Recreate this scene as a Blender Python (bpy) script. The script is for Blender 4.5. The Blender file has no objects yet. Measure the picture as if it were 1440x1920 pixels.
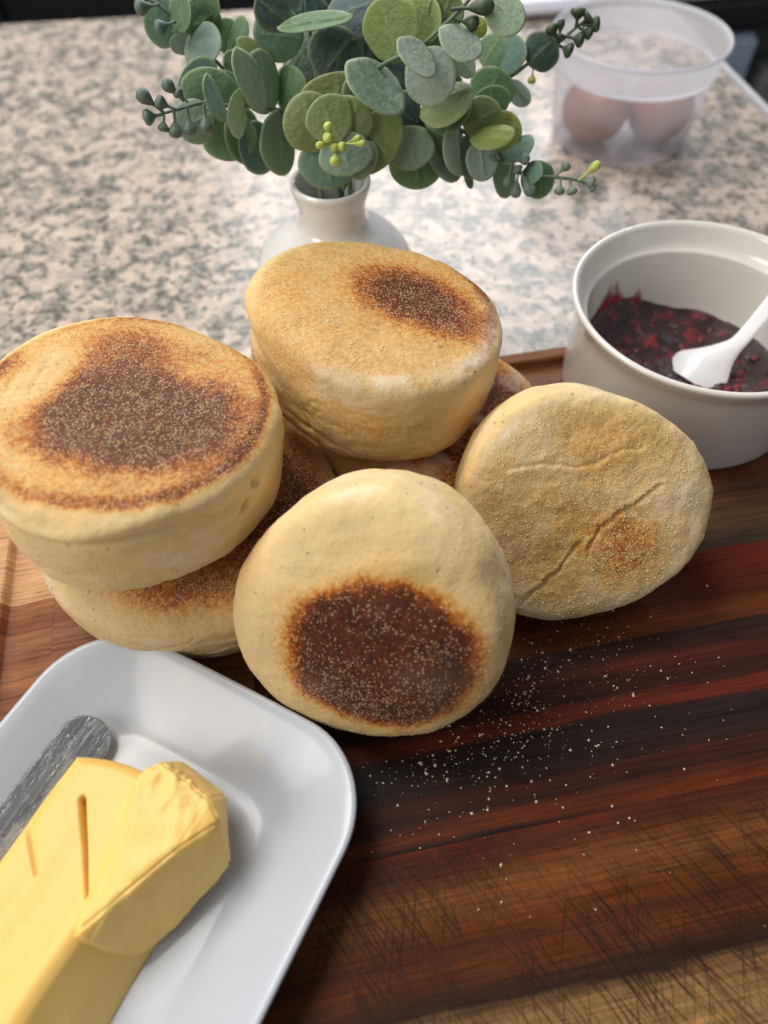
import bpy, bmesh, math, random
import numpy as np
from mathutils import Vector, Matrix, noise

S = bpy.context.scene
COL = S.collection
random.seed(7)
RNG = np.random.default_rng(7)
PI = math.pi

# ------------------------------------------------------------------ camera
F_PX, PITCH, ROLL, CAM_H = 1351.0, math.radians(54.015), math.radians(-1.116), 0.2506
_c, _s = math.cos(ROLL), math.sin(ROLL)
_cp, _sp = math.cos(PITCH), math.sin(PITCH)
R0 = Vector((1, 0, 0)); U0 = Vector((0, _sp, _cp)); F0 = Vector((0, _cp, -_sp))
CAMP = Vector((0, 0, CAM_H))
cam_d = bpy.data.cameras.new('camera')
cam_d.sensor_fit = 'VERTICAL'; cam_d.sensor_height = 36.0; cam_d.sensor_width = 27.0
cam_d.lens = 36.0 * F_PX / 1920.0
cam_d.clip_start = 0.01; cam_d.clip_end = 50
cam_d.dof.use_dof = True; cam_d.dof.focus_distance = 0.258; cam_d.dof.aperture_fstop = 6.3
cam = bpy.data.objects.new('camera', cam_d); COL.objects.link(cam)
_r = R0 * _c + U0 * _s; _u = R0 * -_s + U0 * _c
M = Matrix((( _r.x, _u.x, -F0.x, CAMP.x), (_r.y, _u.y, -F0.y, CAMP.y), (_r.z, _u.z, -F0.z, CAMP.z), (0, 0, 0, 1)))
cam.matrix_world = M
S.camera = cam

def ray(px, py):
    x = (px - 720) / F_PX; y = -(py - 960) / F_PX
    x, y = _c * x - _s * y, _s * x + _c * y
    return Vector((x, _cp + y * _sp, -_sp + y * _cp))
def at_z(px, py, z):
    d = ray(px, py); return CAMP + d * ((z - CAM_H) / d.z)
def at_d(px, py, dist):
    return CAMP + ray(px, py).normalized() * dist

# ------------------------------------------------------------------ light
w = bpy.data.worlds.new('World'); S.world = w; w.use_nodes = True
w.node_tree.nodes['Background'].inputs[0].default_value = (0.84, 0.86, 0.90, 1)
w.node_tree.nodes['Background'].inputs[1].default_value = 0.22
def area(name, loc, target, sx, sy, power, col):
    l = bpy.data.lights.new(name, 'AREA'); l.shape = 'RECTANGLE'; l.size = sx; l.size_y = sy
    l.energy = power; l.color = col
    o = bpy.data.objects.new(name, l); COL.objects.link(o); o.location = loc
    o.rotation_euler = (Vector(target) - Vector(loc)).to_track_quat('-Z', 'Y').to_euler()
    return o
area('ceiling_light', (-0.50, 0.55, 1.15), (0.0, 0.17, 0), 0.70, 0.50, 10.5, (1.0, 0.955, 0.89))
area('window_light', (0.15, 1.75, 0.95), (0.05, 0.35, 0), 1.1, 0.8, 15.0, (0.96, 0.975, 1.0))
area('fill_light', (-0.90, -0.28, 0.75), (0, 0.15, 0.03), 0.6, 0.6, 6.0, (1.0, 0.93, 0.84))  # added fill from the left front, brightens the faces of the leaning muffins
S.view_settings.view_transform = 'Standard'; S.view_settings.look = 'None'
S.view_settings.exposure = 0.30; S.view_settings.gamma = 1.0
S.render.engine = 'CYCLES'
S.cycles.max_bounces = 8; S.cycles.transparent_max_bounces = 16
S.cycles.use_denoising = True

# ------------------------------------------------------------------ helpers
def empty(name, loc=(0, 0, 0), rot=None, label=None, cat=None, group=None, kind=None):
    o = bpy.data.objects.new(name, None); COL.objects.link(o); o.location = loc
    o.empty_display_size = 0.01
    if rot is not None: o.rotation_euler = rot
    tag(o, label, cat, group, kind); return o
def tag(o, label=None, cat=None, group=None, kind=None):
    if label: o['label'] = label
    if cat: o['category'] = cat
    if group: o['group'] = group
    if kind: o['kind'] = kind
    return o
def make(name, v, f, mat=None, parent=None, smooth=True, attrs=None):
    me = bpy.data.meshes.new(name)
    me.from_pydata([tuple(p) for p in v], [], [tuple(q) for q in f]); me.update()
    if smooth: me.polygons.foreach_set('use_smooth', [True] * len(me.polygons))
    if mat: me.materials.append(mat)
    for k, a in (attrs or {}).items():
        at = me.attributes.new(k, 'FLOAT', 'POINT'); at.data.foreach_set('value', np.asarray(a, dtype=np.float32))
    o = bpy.data.objects.new(name, me); COL.objects.link(o)
    if parent: o.parent = parent
    return o
def lathe(prof, n=96):
    v, f, rows = [], [], []
    for r, z in prof:
        if r < 1e-6: rows.append([len(v)]); v.append((0, 0, z))
        else:
            rows.append(list(range(len(v), len(v) + n)))
            v += [(r * math.cos(2 * PI * i / n), r * math.sin(2 * PI * i / n), z) for i in range(n)]
    for a, b in zip(rows, rows[1:]):
        for i in range(n):
            j = (i + 1) % n
            if len(a) == 1 and len(b) == 1: continue
            if len(a) == 1: f.append((a[0], b[j], b[i]))
            elif len(b) == 1: f.append((a[i], a[j], b[0]))
            else: f.append((a[i], a[j], b[j], b[i]))
    return v, f
def smooth_prof(pts, k=6):
    """Catmull-Rom through profile points"""
    P = [np.array(p, float) for p in pts]; out = []
    for i in range(len(P) - 1):
        p0 = P[max(i - 1, 0)]; p1 = P[i]; p2 = P[i + 1]; p3 = P[min(i + 2, len(P) - 1)]
        for j in range(k):
            t = j / k
            q = 0.5 * ((2 * p1) + (-p0 + p2) * t + (2 * p0 - 5 * p1 + 4 * p2 - p3) * t * t + (-p0 + 3 * p1 - 3 * p2 + p3) * t ** 3)
            out.append((max(q[0], 0), q[1]))
    out.append(tuple(P[-1])); return out
def tube(path, radii, n=7, cap=True):
    v, f = [], []
    P = [Vector(p) for p in path]
    if not hasattr(radii, '__len__'): radii = [radii] * len(P)
    up = Vector((0.31, 0.2, 0.93))
    for i, p in enumerate(P):
        t = (P[min(i + 1, len(P) - 1)] - P[max(i - 1, 0)]).normalized()
        a = t.cross(up).normalized(); b = t.cross(a)
        for k in range(n):
            an = 2 * PI * k / n
            v.append(p + (a * math.cos(an) + b * math.sin(an)) * radii[i])
    for i in range(len(P) - 1):
        for k in range(n):
            j = (k + 1) % n
            f.append((i * n + k, i * n + j, (i + 1) * n + j, (i + 1) * n + k))
    if cap:
        f.append(tuple(range(n - 1, -1, -1))); f.append(tuple((len(P) - 1) * n + k for k in range(n)))
    return v, f
def spline(pts, k=8):
    P = [Vector(p) for p in pts]; out = []
    for i in range(len(P) - 1):
        p0 = P[max(i - 1, 0)]; p1 = P[i]; p2 = P[i + 1]; p3 = P[min(i + 2, len(P) - 1)]
        for j in range(k):
            t = j / k
            out.append(0.5 * ((2 * p1) + (p2 - p0) * t + (2 * p0 - 5 * p1 + 4 * p2 - p3) * t * t + (3 * p1 - p0 - 3 * p2 + p3) * t ** 3))
    out.append(P[-1]); return out

# ------------------------------------------------------------------ node helper
class NT:
    def __init__(s, name):
        s.m = bpy.data.materials.new(name); s.m.use_nodes = True; s.t = s.m.node_tree
        s.b = s.t.nodes['Principled BSDF']; s.out = s.t.nodes['Material Output']
    def n(s, ty, ins=None, **props):
        x = s.t.nodes.new(ty)
        for k, v in props.items(): setattr(x, k, v)
        for k, v in (ins or {}).items(): s.put(x.inputs[k], v)
        return x
    def put(s, sock, v):
        if isinstance(v, bpy.types.NodeSocket): s.t.links.new(v, sock)
        elif isinstance(v, bpy.types.Node): s.t.links.new(v.outputs[0], sock)
        else:
            if isinstance(v, tuple) and len(v) == 3 and sock.type == 'RGBA': v = v + (1,)
            sock.default_value = v
    def set(s, **kw):
        for k, v in kw.items(): s.put(s.b.inputs[k.replace('_', ' ')], v)
    def math(s, op, a, b=0.0, c=0.0, clamp=False):
        x = s.n('ShaderNodeMath', operation=op, use_clamp=clamp)
        s.put(x.inputs[0], a); s.put(x.inputs[1], b); s.put(x.inputs[2], c); return x.outputs[0]
    def mix(s, fac, a, b, blend='MIX'):
        x = s.n('ShaderNodeMix', data_type='RGBA', blend_type=blend)
        s.put(x.inputs[0], fac); s.put(x.inputs[6], a); s.put(x.inputs[7], b); return x.outputs[2]
    def ramp(s, fac, stops, interp='LINEAR'):
        x = s.n('ShaderNodeValToRGB'); s.put(x.inputs[0], fac); cr = x.color_ramp; cr.interpolation = interp
        while len(cr.elements) < len(stops): cr.elements.new(0.5)
        for e, (p, c) in zip(cr.elements, stops):
            e.position = p; e.color = (c if hasattr(c, '__len__') else (c, c, c)) + ((1,) if not hasattr(c, '__len__') or len(c) == 3 else ())
        return x.outputs[0]
    def noise(s, vec, scale, detail=2, rough=0.5, dist=0.0):
        return s.n('ShaderNodeTexNoise', {'Vector': vec, 'Scale': scale, 'Detail': detail, 'Roughness': rough, 'Distortion': dist}).outputs[0]
    def vor(s, vec, scale, feature='F1', out=0, rnd=1.0):
        return s.n('ShaderNodeTexVoronoi', {'Vector': vec, 'Scale': scale, 'Randomness': rnd}, feature=feature).outputs[out]
    def map(s, vec, rot=(0, 0, 0), scale=(1, 1, 1), loc=(0, 0, 0)):
        return s.n('ShaderNodeMapping', {'Vector': vec, 'Rotation': rot, 'Scale': scale, 'Location': loc}).outputs[0]
    def obj(s): return s.n('ShaderNodeTexCoord').outputs['Object']
    def attr(s, name): return s.n('ShaderNodeAttribute', attribute_name=name).outputs['Fac']
    def bump(s, h, strength, dist, normal=None):
        x = s.n('ShaderNodeBump', {'Height': h, 'Strength': strength, 'Distance': dist})
        if normal: s.put(x.inputs['Normal'], normal)
        return x.outputs[0]

# ------------------------------------------------------------------ materials
def m_dough():
    t = NT('muffin_dough'); p = t.obj()
    toast = t.attr('toast'); meal = t.attr('meal'); flour = t.attr('flour')
    n1 = t.noise(p, 160, 4, 0.6); n2 = t.noise(p, 620, 3, 0.6); n3 = t.noise(p, 45, 3, 0.55)
    tv = t.math('ADD', toast, t.math('MULTIPLY', t.math('SUBTRACT', n1, 0.5), t.math('MULTIPLY_ADD', toast, 0.55, 0.06)))
    edge = t.math('MULTIPLY', toast, t.math('SUBTRACT', 1.0, toast))
    tv = t.math('ADD', tv, t.math('MULTIPLY', t.math('SUBTRACT', n2, 0.5), t.math('ADD', t.math('MULTIPLY', edge, 2.0), t.math('MULTIPLY_ADD', toast, 0.45, 0.04))), clamp=True)
    base = t.ramp(tv, [(0.0, (0.76, 0.575, 0.315)), (0.16, (0.70, 0.49, 0.225)), (0.33, (0.60, 0.32, 0.085)),
                       (0.50, (0.40, 0.125, 0.022)), (0.70, (0.150, 0.038, 0.010)), (1.0, (0.055, 0.017, 0.008))])
    pale = t.ramp(n3, [(0.32, (1.0, 0.93, 0.80)), (0.5, (0.98, 0.97, 0.94)), (0.68, (0.90, 0.90, 0.92))])
    base = t.mix(1.0, base, pale, 'MULTIPLY')
    base = t.mix(t.math('MULTIPLY', flour, t.ramp(n1, [(0.35, 0.35), (0.65, 1.0)])), base, (0.82, 0.70, 0.55))
    # fine cornmeal dust
    v1 = t.vor(p, 1500); v2 = t.vor(p, 1500, out=1)
    sp = t.n('ShaderNodeSeparateColor', {0: v2})
    keep = t.math('LESS_THAN', sp.outputs[0], t.math('MULTIPLY', meal, t.ramp(t.noise(p, 230, 2, 0.6), [(0.35, 0.15), (0.65, 1.0)])))
    spot = t.math('MULTIPLY', keep, t.math('LESS_THAN', v1, 0.42))
    mealc = t.mix(sp.outputs[1], (0.84, 0.62, 0.19), (0.88, 0.74, 0.48))
    mealc = t.mix(t.math('MULTIPLY', tv, 0.85), mealc, (0.58, 0.34, 0.20))
    col = t.mix(t.math('MULTIPLY', spot, 0.8), base, mealc)
    # sparse dark specks
    v3 = t.n('ShaderNodeTexVoronoi', {'Vector': p, 'Scale': 420})
    sc = t.n('ShaderNodeSeparateColor', {0: v3.outputs[1]})
    dk = t.math('MULTIPLY', t.math('LESS_THAN', sc.outputs[0], 0.035), t.math('LESS_THAN', v3.outputs[0], 0.17))
    col = t.mix(t.math('MULTIPLY', dk, 0.6), col, (0.12, 0.07, 0.04))
    # pores in the crumb
    pv = t.n('ShaderNodeTexVoronoi', {'Vector': t.n('ShaderNodeVectorMath', {0: p, 1: t.n('ShaderNodeVectorMath', {0: t.n('ShaderNodeTexNoise', {'Vector': p, 'Scale': 300.0}).outputs[1], 1: (0.0022, 0.0022, 0.0022)}, operation='MULTIPLY').outputs[0]}, operation='ADD').outputs[0], 'Scale': 330})
    pr_ = t.math('LESS_THAN', t.n('ShaderNodeSeparateColor', {0: pv.outputs[1]}).outputs[1], t.ramp(n3, [(0.45, 0.02), (0.7, 0.22)]))
    pore = t.math('MULTIPLY', pr_, t.ramp(pv.outputs[0], [(0.10, 1.0), (0.26, 0.0)]))
    pore = t.math('MULTIPLY', pore, t.math('LESS_THAN', toast, 0.22))
    col = t.mix(t.math('MULTIPLY', pore, 0.35), col, (0.55, 0.36, 0.15))
    h = t.math('ADD', t.math('MULTIPLY', t.math('SUBTRACT', n2, t.math('MULTIPLY', pore, 1.6)), 0.6), t.math('MULTIPLY', spot, t.math('SUBTRACT', 0.7, v1)))
    h = t.math('ADD', h, t.math('MULTIPLY', n1, 0.8))
    t.set(Base_Color=col, Roughness=t.math('MULTIPLY_ADD', n1, 0.25, 0.52), Subsurface_Weight=0.18,
          Subsurface_Radius=(1.0, 0.55, 0.25), Subsurface_Scale=0.003, Normal=t.bump(h, 0.8, 0.0006))
    t.b.inputs['Specular IOR Level'].default_value = 0.16
    return t.m
def m_meal(name='cornmeal', c1=(0.82, 0.60, 0.18), c2=(0.90, 0.77, 0.48)):
    t = NT(name)
    r = t.n('ShaderNodeNewGeometry').outputs['Random Per Island']
    t.set(Base_Color=t.mix(r, c1, c2), Roughness=0.5, Subsurface_Weight=0.0)
    return t.m
def m_glaze(name, col, rough=0.12, stain=0.0, coat=0.35, coatr=0.06):
    t = NT(name); p = t.obj()
    n = t.noise(p, 30, 3, 0.6)
    c = t.mix(t.ramp(n, [(0.4, 0.0), (0.75, 1.0)]), col, tuple(x * 0.96 for x in col))
    if stain:
        st = t.ramp(t.noise(p, 85, 3, 0.65), [(0.60, 0.0), (0.72, 1.0)])
        c = t.mix(t.math('MULTIPLY', st, stain), c, (0.74, 0.62, 0.30))
    t.set(Base_Color=c, Roughness=t.math('MULTIPLY_ADD', n, 0.12, rough - 0.03), Coat_Weight=coat, Coat_Roughness=coatr,
          Normal=t.bump(t.noise(p, 40, 2), 0.05, 0.002))
    return t.m
def m_granite():
    t = NT('granite'); p = t.obj()
    a = t.noise(p, 74, 5, 0.64, 0.5); b = t.noise(t.map(p, loc=(3, 7, 1)), 108, 4, 0.62, 0.4); c = t.noise(t.map(p, loc=(9, 2, 5)), 260, 3, 0.6)
    col = t.ramp(b, [(0.34, (0.30, 0.28, 0.255)), (0.44, (0.45, 0.37, 0.31)), (0.56, (0.55, 0.435, 0.36)), (0.68, (0.57, 0.52, 0.455))])
    dark = t.ramp(a, [(0.38, 1.0), (0.46, 0.85), (0.53, 0.0)])
    dcol = t.ramp(c, [(0.38, (0.080, 0.078, 0.068)), (0.5, (0.170, 0.166, 0.145)), (0.62, (0.36, 0.33, 0.28))])
    col = t.mix(dark, col, dcol)
    v = t.n('ShaderNodeTexVoronoi', {'Vector': p, 'Scale': 260})
    fl = t.math('MULTIPLY', t.math('LESS_THAN', t.n('ShaderNodeSeparateColor', {0: v.outputs[1]}).outputs[0], 0.16), t.math('LESS_THAN', v.outputs[0], 0.5))
    col = t.mix(t.math('MULTIPLY', fl, 0.8), col, (0.09, 0.09, 0.09))
    t.set(Base_Color=col, Roughness=t.math('MULTIPLY_ADD', c, 0.15, 0.20))
    return t.m
def m_wood(name, stops, seed=0.0, scratch=0.6, warp=1.0, vmul=0.82):
    """stops: list of (v in metres across the grain, colour)"""
    t = NT(name); p = t.obj()
    v0, v1 = stops[0][0], stops[-1][0]
    sep = t.n('ShaderNodeSeparateXYZ', {0: p})
    q = t.map(p, loc=(seed, seed * 2.3, 0))
    w1 = t.noise(t.map(q, scale=(7, 30, 1)), 1.0, 3, 0.5); w2 = t.noise(t.map(q, scale=(22, 220, 1)), 1.0, 3, 0.6)
    v = t.math('ADD', sep.outputs[1], t.math('MULTIPLY', t.math('SUBTRACT', w1, 0.5), 0.016 * warp))
    v = t.math('ADD', v, t.math('MULTIPLY', t.math('SUBTRACT', w2, 0.5), 0.006 * warp))
    fac = t.math('DIVIDE', t.math('SUBTRACT', v, v0), v1 - v0, clamp=True)
    col = t.ramp(fac, [((x - v0) / (v1 - v0), c) for x, c in stops])
    g1 = t.noise(t.map(q, scale=(30, 900, 30)), 1.0, 4, 0.65); g2 = t.noise(t.map(q, scale=(60, 2600, 60)), 1.0, 3, 0.6)
    col = t.mix(1.0, col, t.ramp(g1, [(0.30, (0.62, 0.56, 0.52)), (0.52, (1.0, 1.0, 1.0)), (0.72, (1.38, 1.24, 1.08))]), 'MULTIPLY')
    col = t.mix(1.0, col, t.ramp(g2, [(0.32, (0.72, 0.70, 0.68)), (0.5, (1.0, 1.0, 1.0))]), 'MULTIPLY')
    col = t.n('ShaderNodeHueSaturation', {'Hue': 0.488, 'Saturation': 1.10, 'Value': vmul, 'Color': col}).outputs[0]
    blot = t.noise(q, 26, 4, 0.6)
    col = t.mix(1.0, col, t.ramp(blot, [(0.3, (0.75, 0.72, 0.70)), (0.65, (1.12, 1.10, 1.06))]), 'MULTIPLY')
    pores = t.noise(t.map(q, scale=(120, 1900, 120)), 1.0, 1, 0.5)
    pm = t.ramp(pores, [(0.64, 0.0), (0.72, 1.0)])
    col = t.mix(t.math('MULTIPLY', pm, 0.55), col, (0.020, 0.012, 0.009))
    # knife scratches, two families of thin cuts
    sm = None
    for ang, sc, al, lo, sd in ((118, 1100, 18, 0.585, 1.0), (125, 1300, 24, 0.60, 4.0), (112, 950, 14, 0.615, 8.0), (74, 1200, 24, 0.63, 11.0), (98, 1400, 30, 0.62, 15.0), (66, 1100, 16, 0.65, 21.0)):
        c = t.noise(t.map(t.map(p, rot=(0, 0, math.radians(-ang))), scale=(al, sc, 1), loc=(sd, sd, 0)), 1.0, 1.0, 0.5)
        k = t.ramp(c, [(lo, 0.0), (lo + 0.07, 1.0)])
        sm = k if sm is None else t.math('MAXIMUM', sm, k)
    area_m = t.math('MULTIPLY', t.ramp(t.noise(p, 24, 3, 0.6), [(0.34, 0.12), (0.58, 1.0)]),
                    t.ramp(t.math('MULTIPLY_ADD', sep.outputs[1], 8.0, 0.2), [(0.35, 1.0), (0.70, 0.10)]))
    smk = t.math('MULTIPLY', sm, area_m)
    col = t.mix(t.math('MULTIPLY', smk, scratch, clamp=True), col, (0.014, 0.008, 0.006))
    h = t.math('SUBTRACT', t.math('MULTIPLY_ADD', g1, 0.5, t.math('MULTIPLY', g2, 0.35)), t.math('MULTIPLY_ADD', smk, 0.9, t.math('MULTIPLY', pm, 0.6)))
    t.set(Base_Color=col, Roughness=t.math('MULTIPLY_ADD', g1, 0.25, 0.36), Normal=t.bump(h, 0.25, 0.0004))
    t.b.inputs['Specular IOR Level'].default_value = 0.12
    return t.m
def m_leaf():
    t = NT('eucalyptus_leaf')
    oi = t.n('ShaderNodeObjectInfo'); p = t.obj()
    rim = t.attr('rim'); rib = t.attr('rib')
    pp = t.n('ShaderNodeVectorMath', {0: p, 1: oi.outputs['Location']}, operation='ADD').outputs[0]
    n = t.noise(p, 2.2, 3, 0.6)
    hv = t.n('ShaderNodeVectorMath', {0: p, 1: t.n('ShaderNodeCombineXYZ', {0: oi.outputs['Random'], 1: oi.outputs['Random'], 2: 0.0}).outputs[0]}, operation='ADD').outputs[0]
    big = t.noise(hv, 1.3, 2, 0.5)
    c = t.mix(t.ramp(n, [(0.35, 0.0), (0.7, 0.5)]), oi.outputs['Color'], t.mix(1.0, oi.outputs['Color'], (0.62, 0.70, 0.66), 'MULTIPLY'))
    c = t.mix(t.ramp(big, [(0.52, 0.0), (0.75, 0.55)]), c, t.mix(0.5, oi.outputs['Color'], (0.20, 0.24, 0.045)))
    lite = t.mix(0.65, oi.outputs['Color'], (0.55, 0.62, 0.36))
    c = t.mix(t.math('MULTIPLY', rim, 0.8), c, lite)
    streak = t.noise(t.map(p, scale=(14, 2, 1)), 1.0, 3, 0.6)
    c = t.mix(t.math('MULTIPLY', t.ramp(streak, [(0.45, 0.0), (0.7, 1.0)]), 0.22), c, (0.34, 0.42, 0.36))
    c = t.mix(t.math('MULTIPLY', rib, 0.35), c, lite)
    t.set(Base_Color=c, Roughness=0.55, Normal=t.bump(t.noise(p, 6, 3, 0.6), 0.15, 0.02))
    tr = t.n('ShaderNodeBsdfTranslucent', {'Color': t.mix(1.0, c, (1.15, 1.2, 0.55), 'MULTIPLY')})
    mx = t.n('ShaderNodeMixShader', {0: 0.38, 1: t.b.outputs[0], 2: tr.outputs[0]})
    t.t.links.new(mx.outputs[0], t.out.inputs[0])
    return t.m
def m_plain(name, col, rough=0.5, var=0.06, scale=40, **kw):
    t = NT(name); n = t.noise(t.obj(), scale, 3, 0.6)
    c = t.mix(t.ramp(n, [(0.3, 0.0), (0.7, 1.0)]), tuple(x * (1 - var) for x in col), tuple(min(1, x * (1 + var)) for x in col))
    t.set(Base_Color=c, Roughness=rough, **kw); return t.m
def m_butter():
    t = NT('butter'); p = t.obj()
    n = t.noise(p, 60, 4, 0.6); k = t.noise(t.map(p, scale=(30, 300, 60), rot=(0, 0, 0.5)), 1.0, 3, 0.6)
    c = t.mix(t.ramp(n, [(0.35, 0.0), (0.7, 1.0)]), (0.90, 0.585, 0.150), (0.90, 0.625, 0.205))
    t.set(Base_Color=c, Roughness=t.math('MULTIPLY_ADD', n, 0.2, 0.36), Subsurface_Weight=0.35, Subsurface_Radius=(1.0, 0.7, 0.25),
          Subsurface_Scale=0.004, Normal=t.bump(t.math('ADD', k, n), 0.06, 0.0006))
    return t.m
def m_steel():
    t = NT('worn_steel'); p = t.obj()
    k = t.noise(t.map(p, scale=(900, 40, 60), rot=(0, 0, 0.10)), 1.0, 4, 0.7); s = t.noise(t.map(p, scale=(220, 90, 200), rot=(0, 0, 0.5)), 1.0, 4, 0.7)
    c = t.mix(t.ramp(k, [(0.4, 0.0), (0.62, 1.0)]), (0.36, 0.365, 0.37), (0.66, 0.665, 0.67))
    sm = t.ramp(s, [(0.5, 0.0), (0.6, 1.0)])
    c = t.mix(t.math('MULTIPLY', sm, 0.45), c, (0.13, 0.12, 0.105))
    t.set(Base_Color=c, Metallic=0.95, Roughness=t.math('MULTIPLY_ADD', sm, 0.25, 0.20), Normal=t.bump(t.math('ADD', k, t.math('MULTIPLY', s, 1.5)), 0.32, 0.0007))
    return t.m
def m_jam():
    t = NT('berry_jam'); p = t.obj(); n = t.noise(p, 120, 4, 0.6); b = t.noise(p, 420, 3, 0.6)
    c = t.ramp(n, [(0.36, (0.010, 0.003, 0.006)), (0.52, (0.034, 0.003, 0.008)), (0.66, (0.22, 0.010, 0.020))])
    t.set(Base_Color=c, Roughness=0.13, Coat_Weight=0.3, Coat_Roughness=0.03, Normal=t.bump(t.math('ADD', n, t.math('MULTIPLY', b, 0.5)), 0.9, 0.0025))
    return t.m
def m_frost(name, opac):
    t = NT(name)
    t.set(Base_Color=(0.80, 0.81, 0.86), Roughness=0.35)
    tl = t.n('ShaderNodeBsdfTranslucent', {'Color': (0.80, 0.81, 0.86, 1)})
    df = t.n('ShaderNodeMixShader', {0: 0.5, 1: t.b.outputs[0], 2: tl.outputs[0]})
    tp = t.n('ShaderNodeBsdfTransparent', {'Color': (0.95, 0.95, 0.98, 1)})
    fr = t.n('ShaderNodeLayerWeight', {'Blend': 0.25}).outputs['Facing']
    mx = t.n('ShaderNodeMixShader', {0: t.math('MULTIPLY_ADD', fr, 0.4, opac, clamp=True), 1: tp.outputs[0], 2: df.outputs[0]})
    t.t.links.new(mx.outputs[0], t.out.inputs[0]); return t.m

DOUGH = m_dough(); MEAL = m_meal(); GLAZE = m_glaze('white_glaze', (0.74, 0.72, 0.68)); LEAF = m_leaf()
DISHM = m_glaze('dish_glaze', (0.49, 0.525, 0.585), 0.30, 0.16, 0.22, 0.10)
BUTTER = m_butter(); STEEL = m_steel(); JAM = m_jam()
TOASTMEAL = m_meal('toasted_cornmeal', (0.34, 0.14, 0.06), (0.82, 0.56, 0.36))

# ------------------------------------------------------------------ the setting
ZC = -0.0217
flo = make('floor', [(-6, -4, -0.92), (6, -4, -0.92), (6, 7, -0.92), (-6, 7, -0.92)], [(0, 1, 2, 3)], m_plain('dark_floor', (0.055, 0.052, 0.05), 0.5, 0.25, 6))
tag(flo, kind='structure')
GRAN = m_granite()
dr = Vector((0.0124, -0.085, 0)).normalized(); df_ = Vector((-0.223, -0.0219, 0)).normalized()
c0 = Vector((0.2615, 0.8305, ZC))
poly = [c0, c0 + df_ * 1.6, c0 + df_ * 1.6 + dr * 1.5, c0 + dr * 1.5]
bm = bmesh.new(); vs = [bm.verts.new(p) for p in poly]; fc = bm.faces.new(vs)
if fc.normal.z < 0: fc.normal_flip()
ext = bmesh.ops.extrude_face_region(bm, geom=[fc])
for e in ext['geom']:
    if isinstance(e, bmesh.types.BMVert): e.co.z -= 0.03
bmesh.ops.recalc_face_normals(bm, faces=bm.faces)
bmesh.ops.bevel(bm, geom=[e for e in bm.edges if abs(e.verts[0].co.z - ZC) < 1e-5 and abs(e.verts[1].co.z - ZC) < 1e-5], offset=0.003, segments=3, affect='EDGES')
me = bpy.data.meshes.new('countertop'); bm.to_mesh(me); bm.free(); me.materials.append(GRAN)
ct = bpy.data.objects.new('countertop', me); COL.objects.link(ct); tag(ct, kind='structure')
def boxmesh(name, origin, ax, ay, az, mat, parent=None, bev=0.001):
    """box from a corner with three edge vectors"""
    o = Vector(origin); ax, ay, az = Vector(ax), Vector(ay), Vector(az)
    v = [o + ax * i + ay * j + az * k for k in (0, 1) for j in (0, 1) for i in (0, 1)]
    bm = bmesh.new(); b = [bm.verts.new(p) for p in v]
    for q in ((0, 2, 3, 1), (4, 5, 7, 6), (0, 1, 5, 4), (2, 6, 7, 3), (0, 4, 6, 2), (1, 3, 7, 5)): bm.faces.new([b[i] for i in q])
    bmesh.ops.recalc_face_normals(bm, faces=bm.faces)
    if bev: bmesh.ops.bevel(bm, geom=bm.edges[:], offset=bev, segments=2, affect='EDGES')
    me = bpy.data.meshes.new(name); bm.to_mesh(me); bm.free()
    if mat: me.materials.append(mat)
    ob = bpy.data.objects.new(name, me); COL.objects.link(ob)
    if parent: ob.parent = parent
    return ob
PALE = m_plain('pale_trim', (0.60, 0.59, 0.62), 0.3)
nr = Vector((-dr.y, dr.x, 0))
if nr.x < 0: nr = -nr
boxmesh('edge_trim', c0 + Vector((0, 0, -0.008)) + nr * 0.0005, dr * 1.45, nr * 0.005, Vector((0, 0, 0.0105)), PALE, ct, 0.0008)

# dark cabinets across the room
cab = empty('cabinet', (-0.55, 1.75, -0.92), label='dark low cabinet run with plain doors beyond the far counter edge', cat='cabinet')
DK = m_plain('dark_cabinet', (0.012, 0.013, 0.016), 0.45, 0.2, 8); DK2 = m_plain('grey_cabinet', (0.035, 0.036, 0.042), 0.5, 0.2, 8)
boxmesh('carcass', (-1.1, 0.03, 0), (2.6, 0, 0), (0, 0.5, 0), (0, 0, 0.86), DK, cab, 0.004)
for i in range(6): boxmesh('door', (-1.08 + i * 0.43, 0, 0.08), (0.41, 0, 0), (0, 0.028, 0), (0, 0, 0.76), DK2 if i in (1, 4) else DK, cab, 0.004)
# upright appliance next to the counter corner
ap = empty('appliance', (0.40, 0.86, -0.92), (0, 0, math.radians(8)), 'dark floor-standing appliance with a pale blue upright beside the counter corner', 'appliance')
GD = m_plain('dark_grey_panel', (0.09, 0.094, 0.092), 0.45, 0.15, 9); BLU = m_plain('pale_blue_panel', (0.36, 0.46, 0.60), 0.35, 0.1, 9)
GG = m_plain('grey_green_panel', (0.22, 0.245, 0.235), 0.45, 0.1, 9)
boxmesh('body', (-0.10, 0.05, 0), (0.62, 0, 0), (0, 0.5, 0), (0, 0, 0.845), GD, ap, 0.006)
boxmesh('upright', (-0.018, 0.0, 0), (0.036, 0, 0), (0, 0.048, 0), (0, 0, 0.84), BLU, ap, 0.006)
boxmesh('door_panel', (0.034, 0.0, 0), (0.35, 0, 0), (0, 0.048, 0), (0, 0, 0.80), GG, ap, 0.006)
boxmesh('top', (-0.11, 0.0, 0.847), (0.64, 0, 0), (0, 0.55, 0), (0, 0, 0.03), DK, ap, 0.006)

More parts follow.
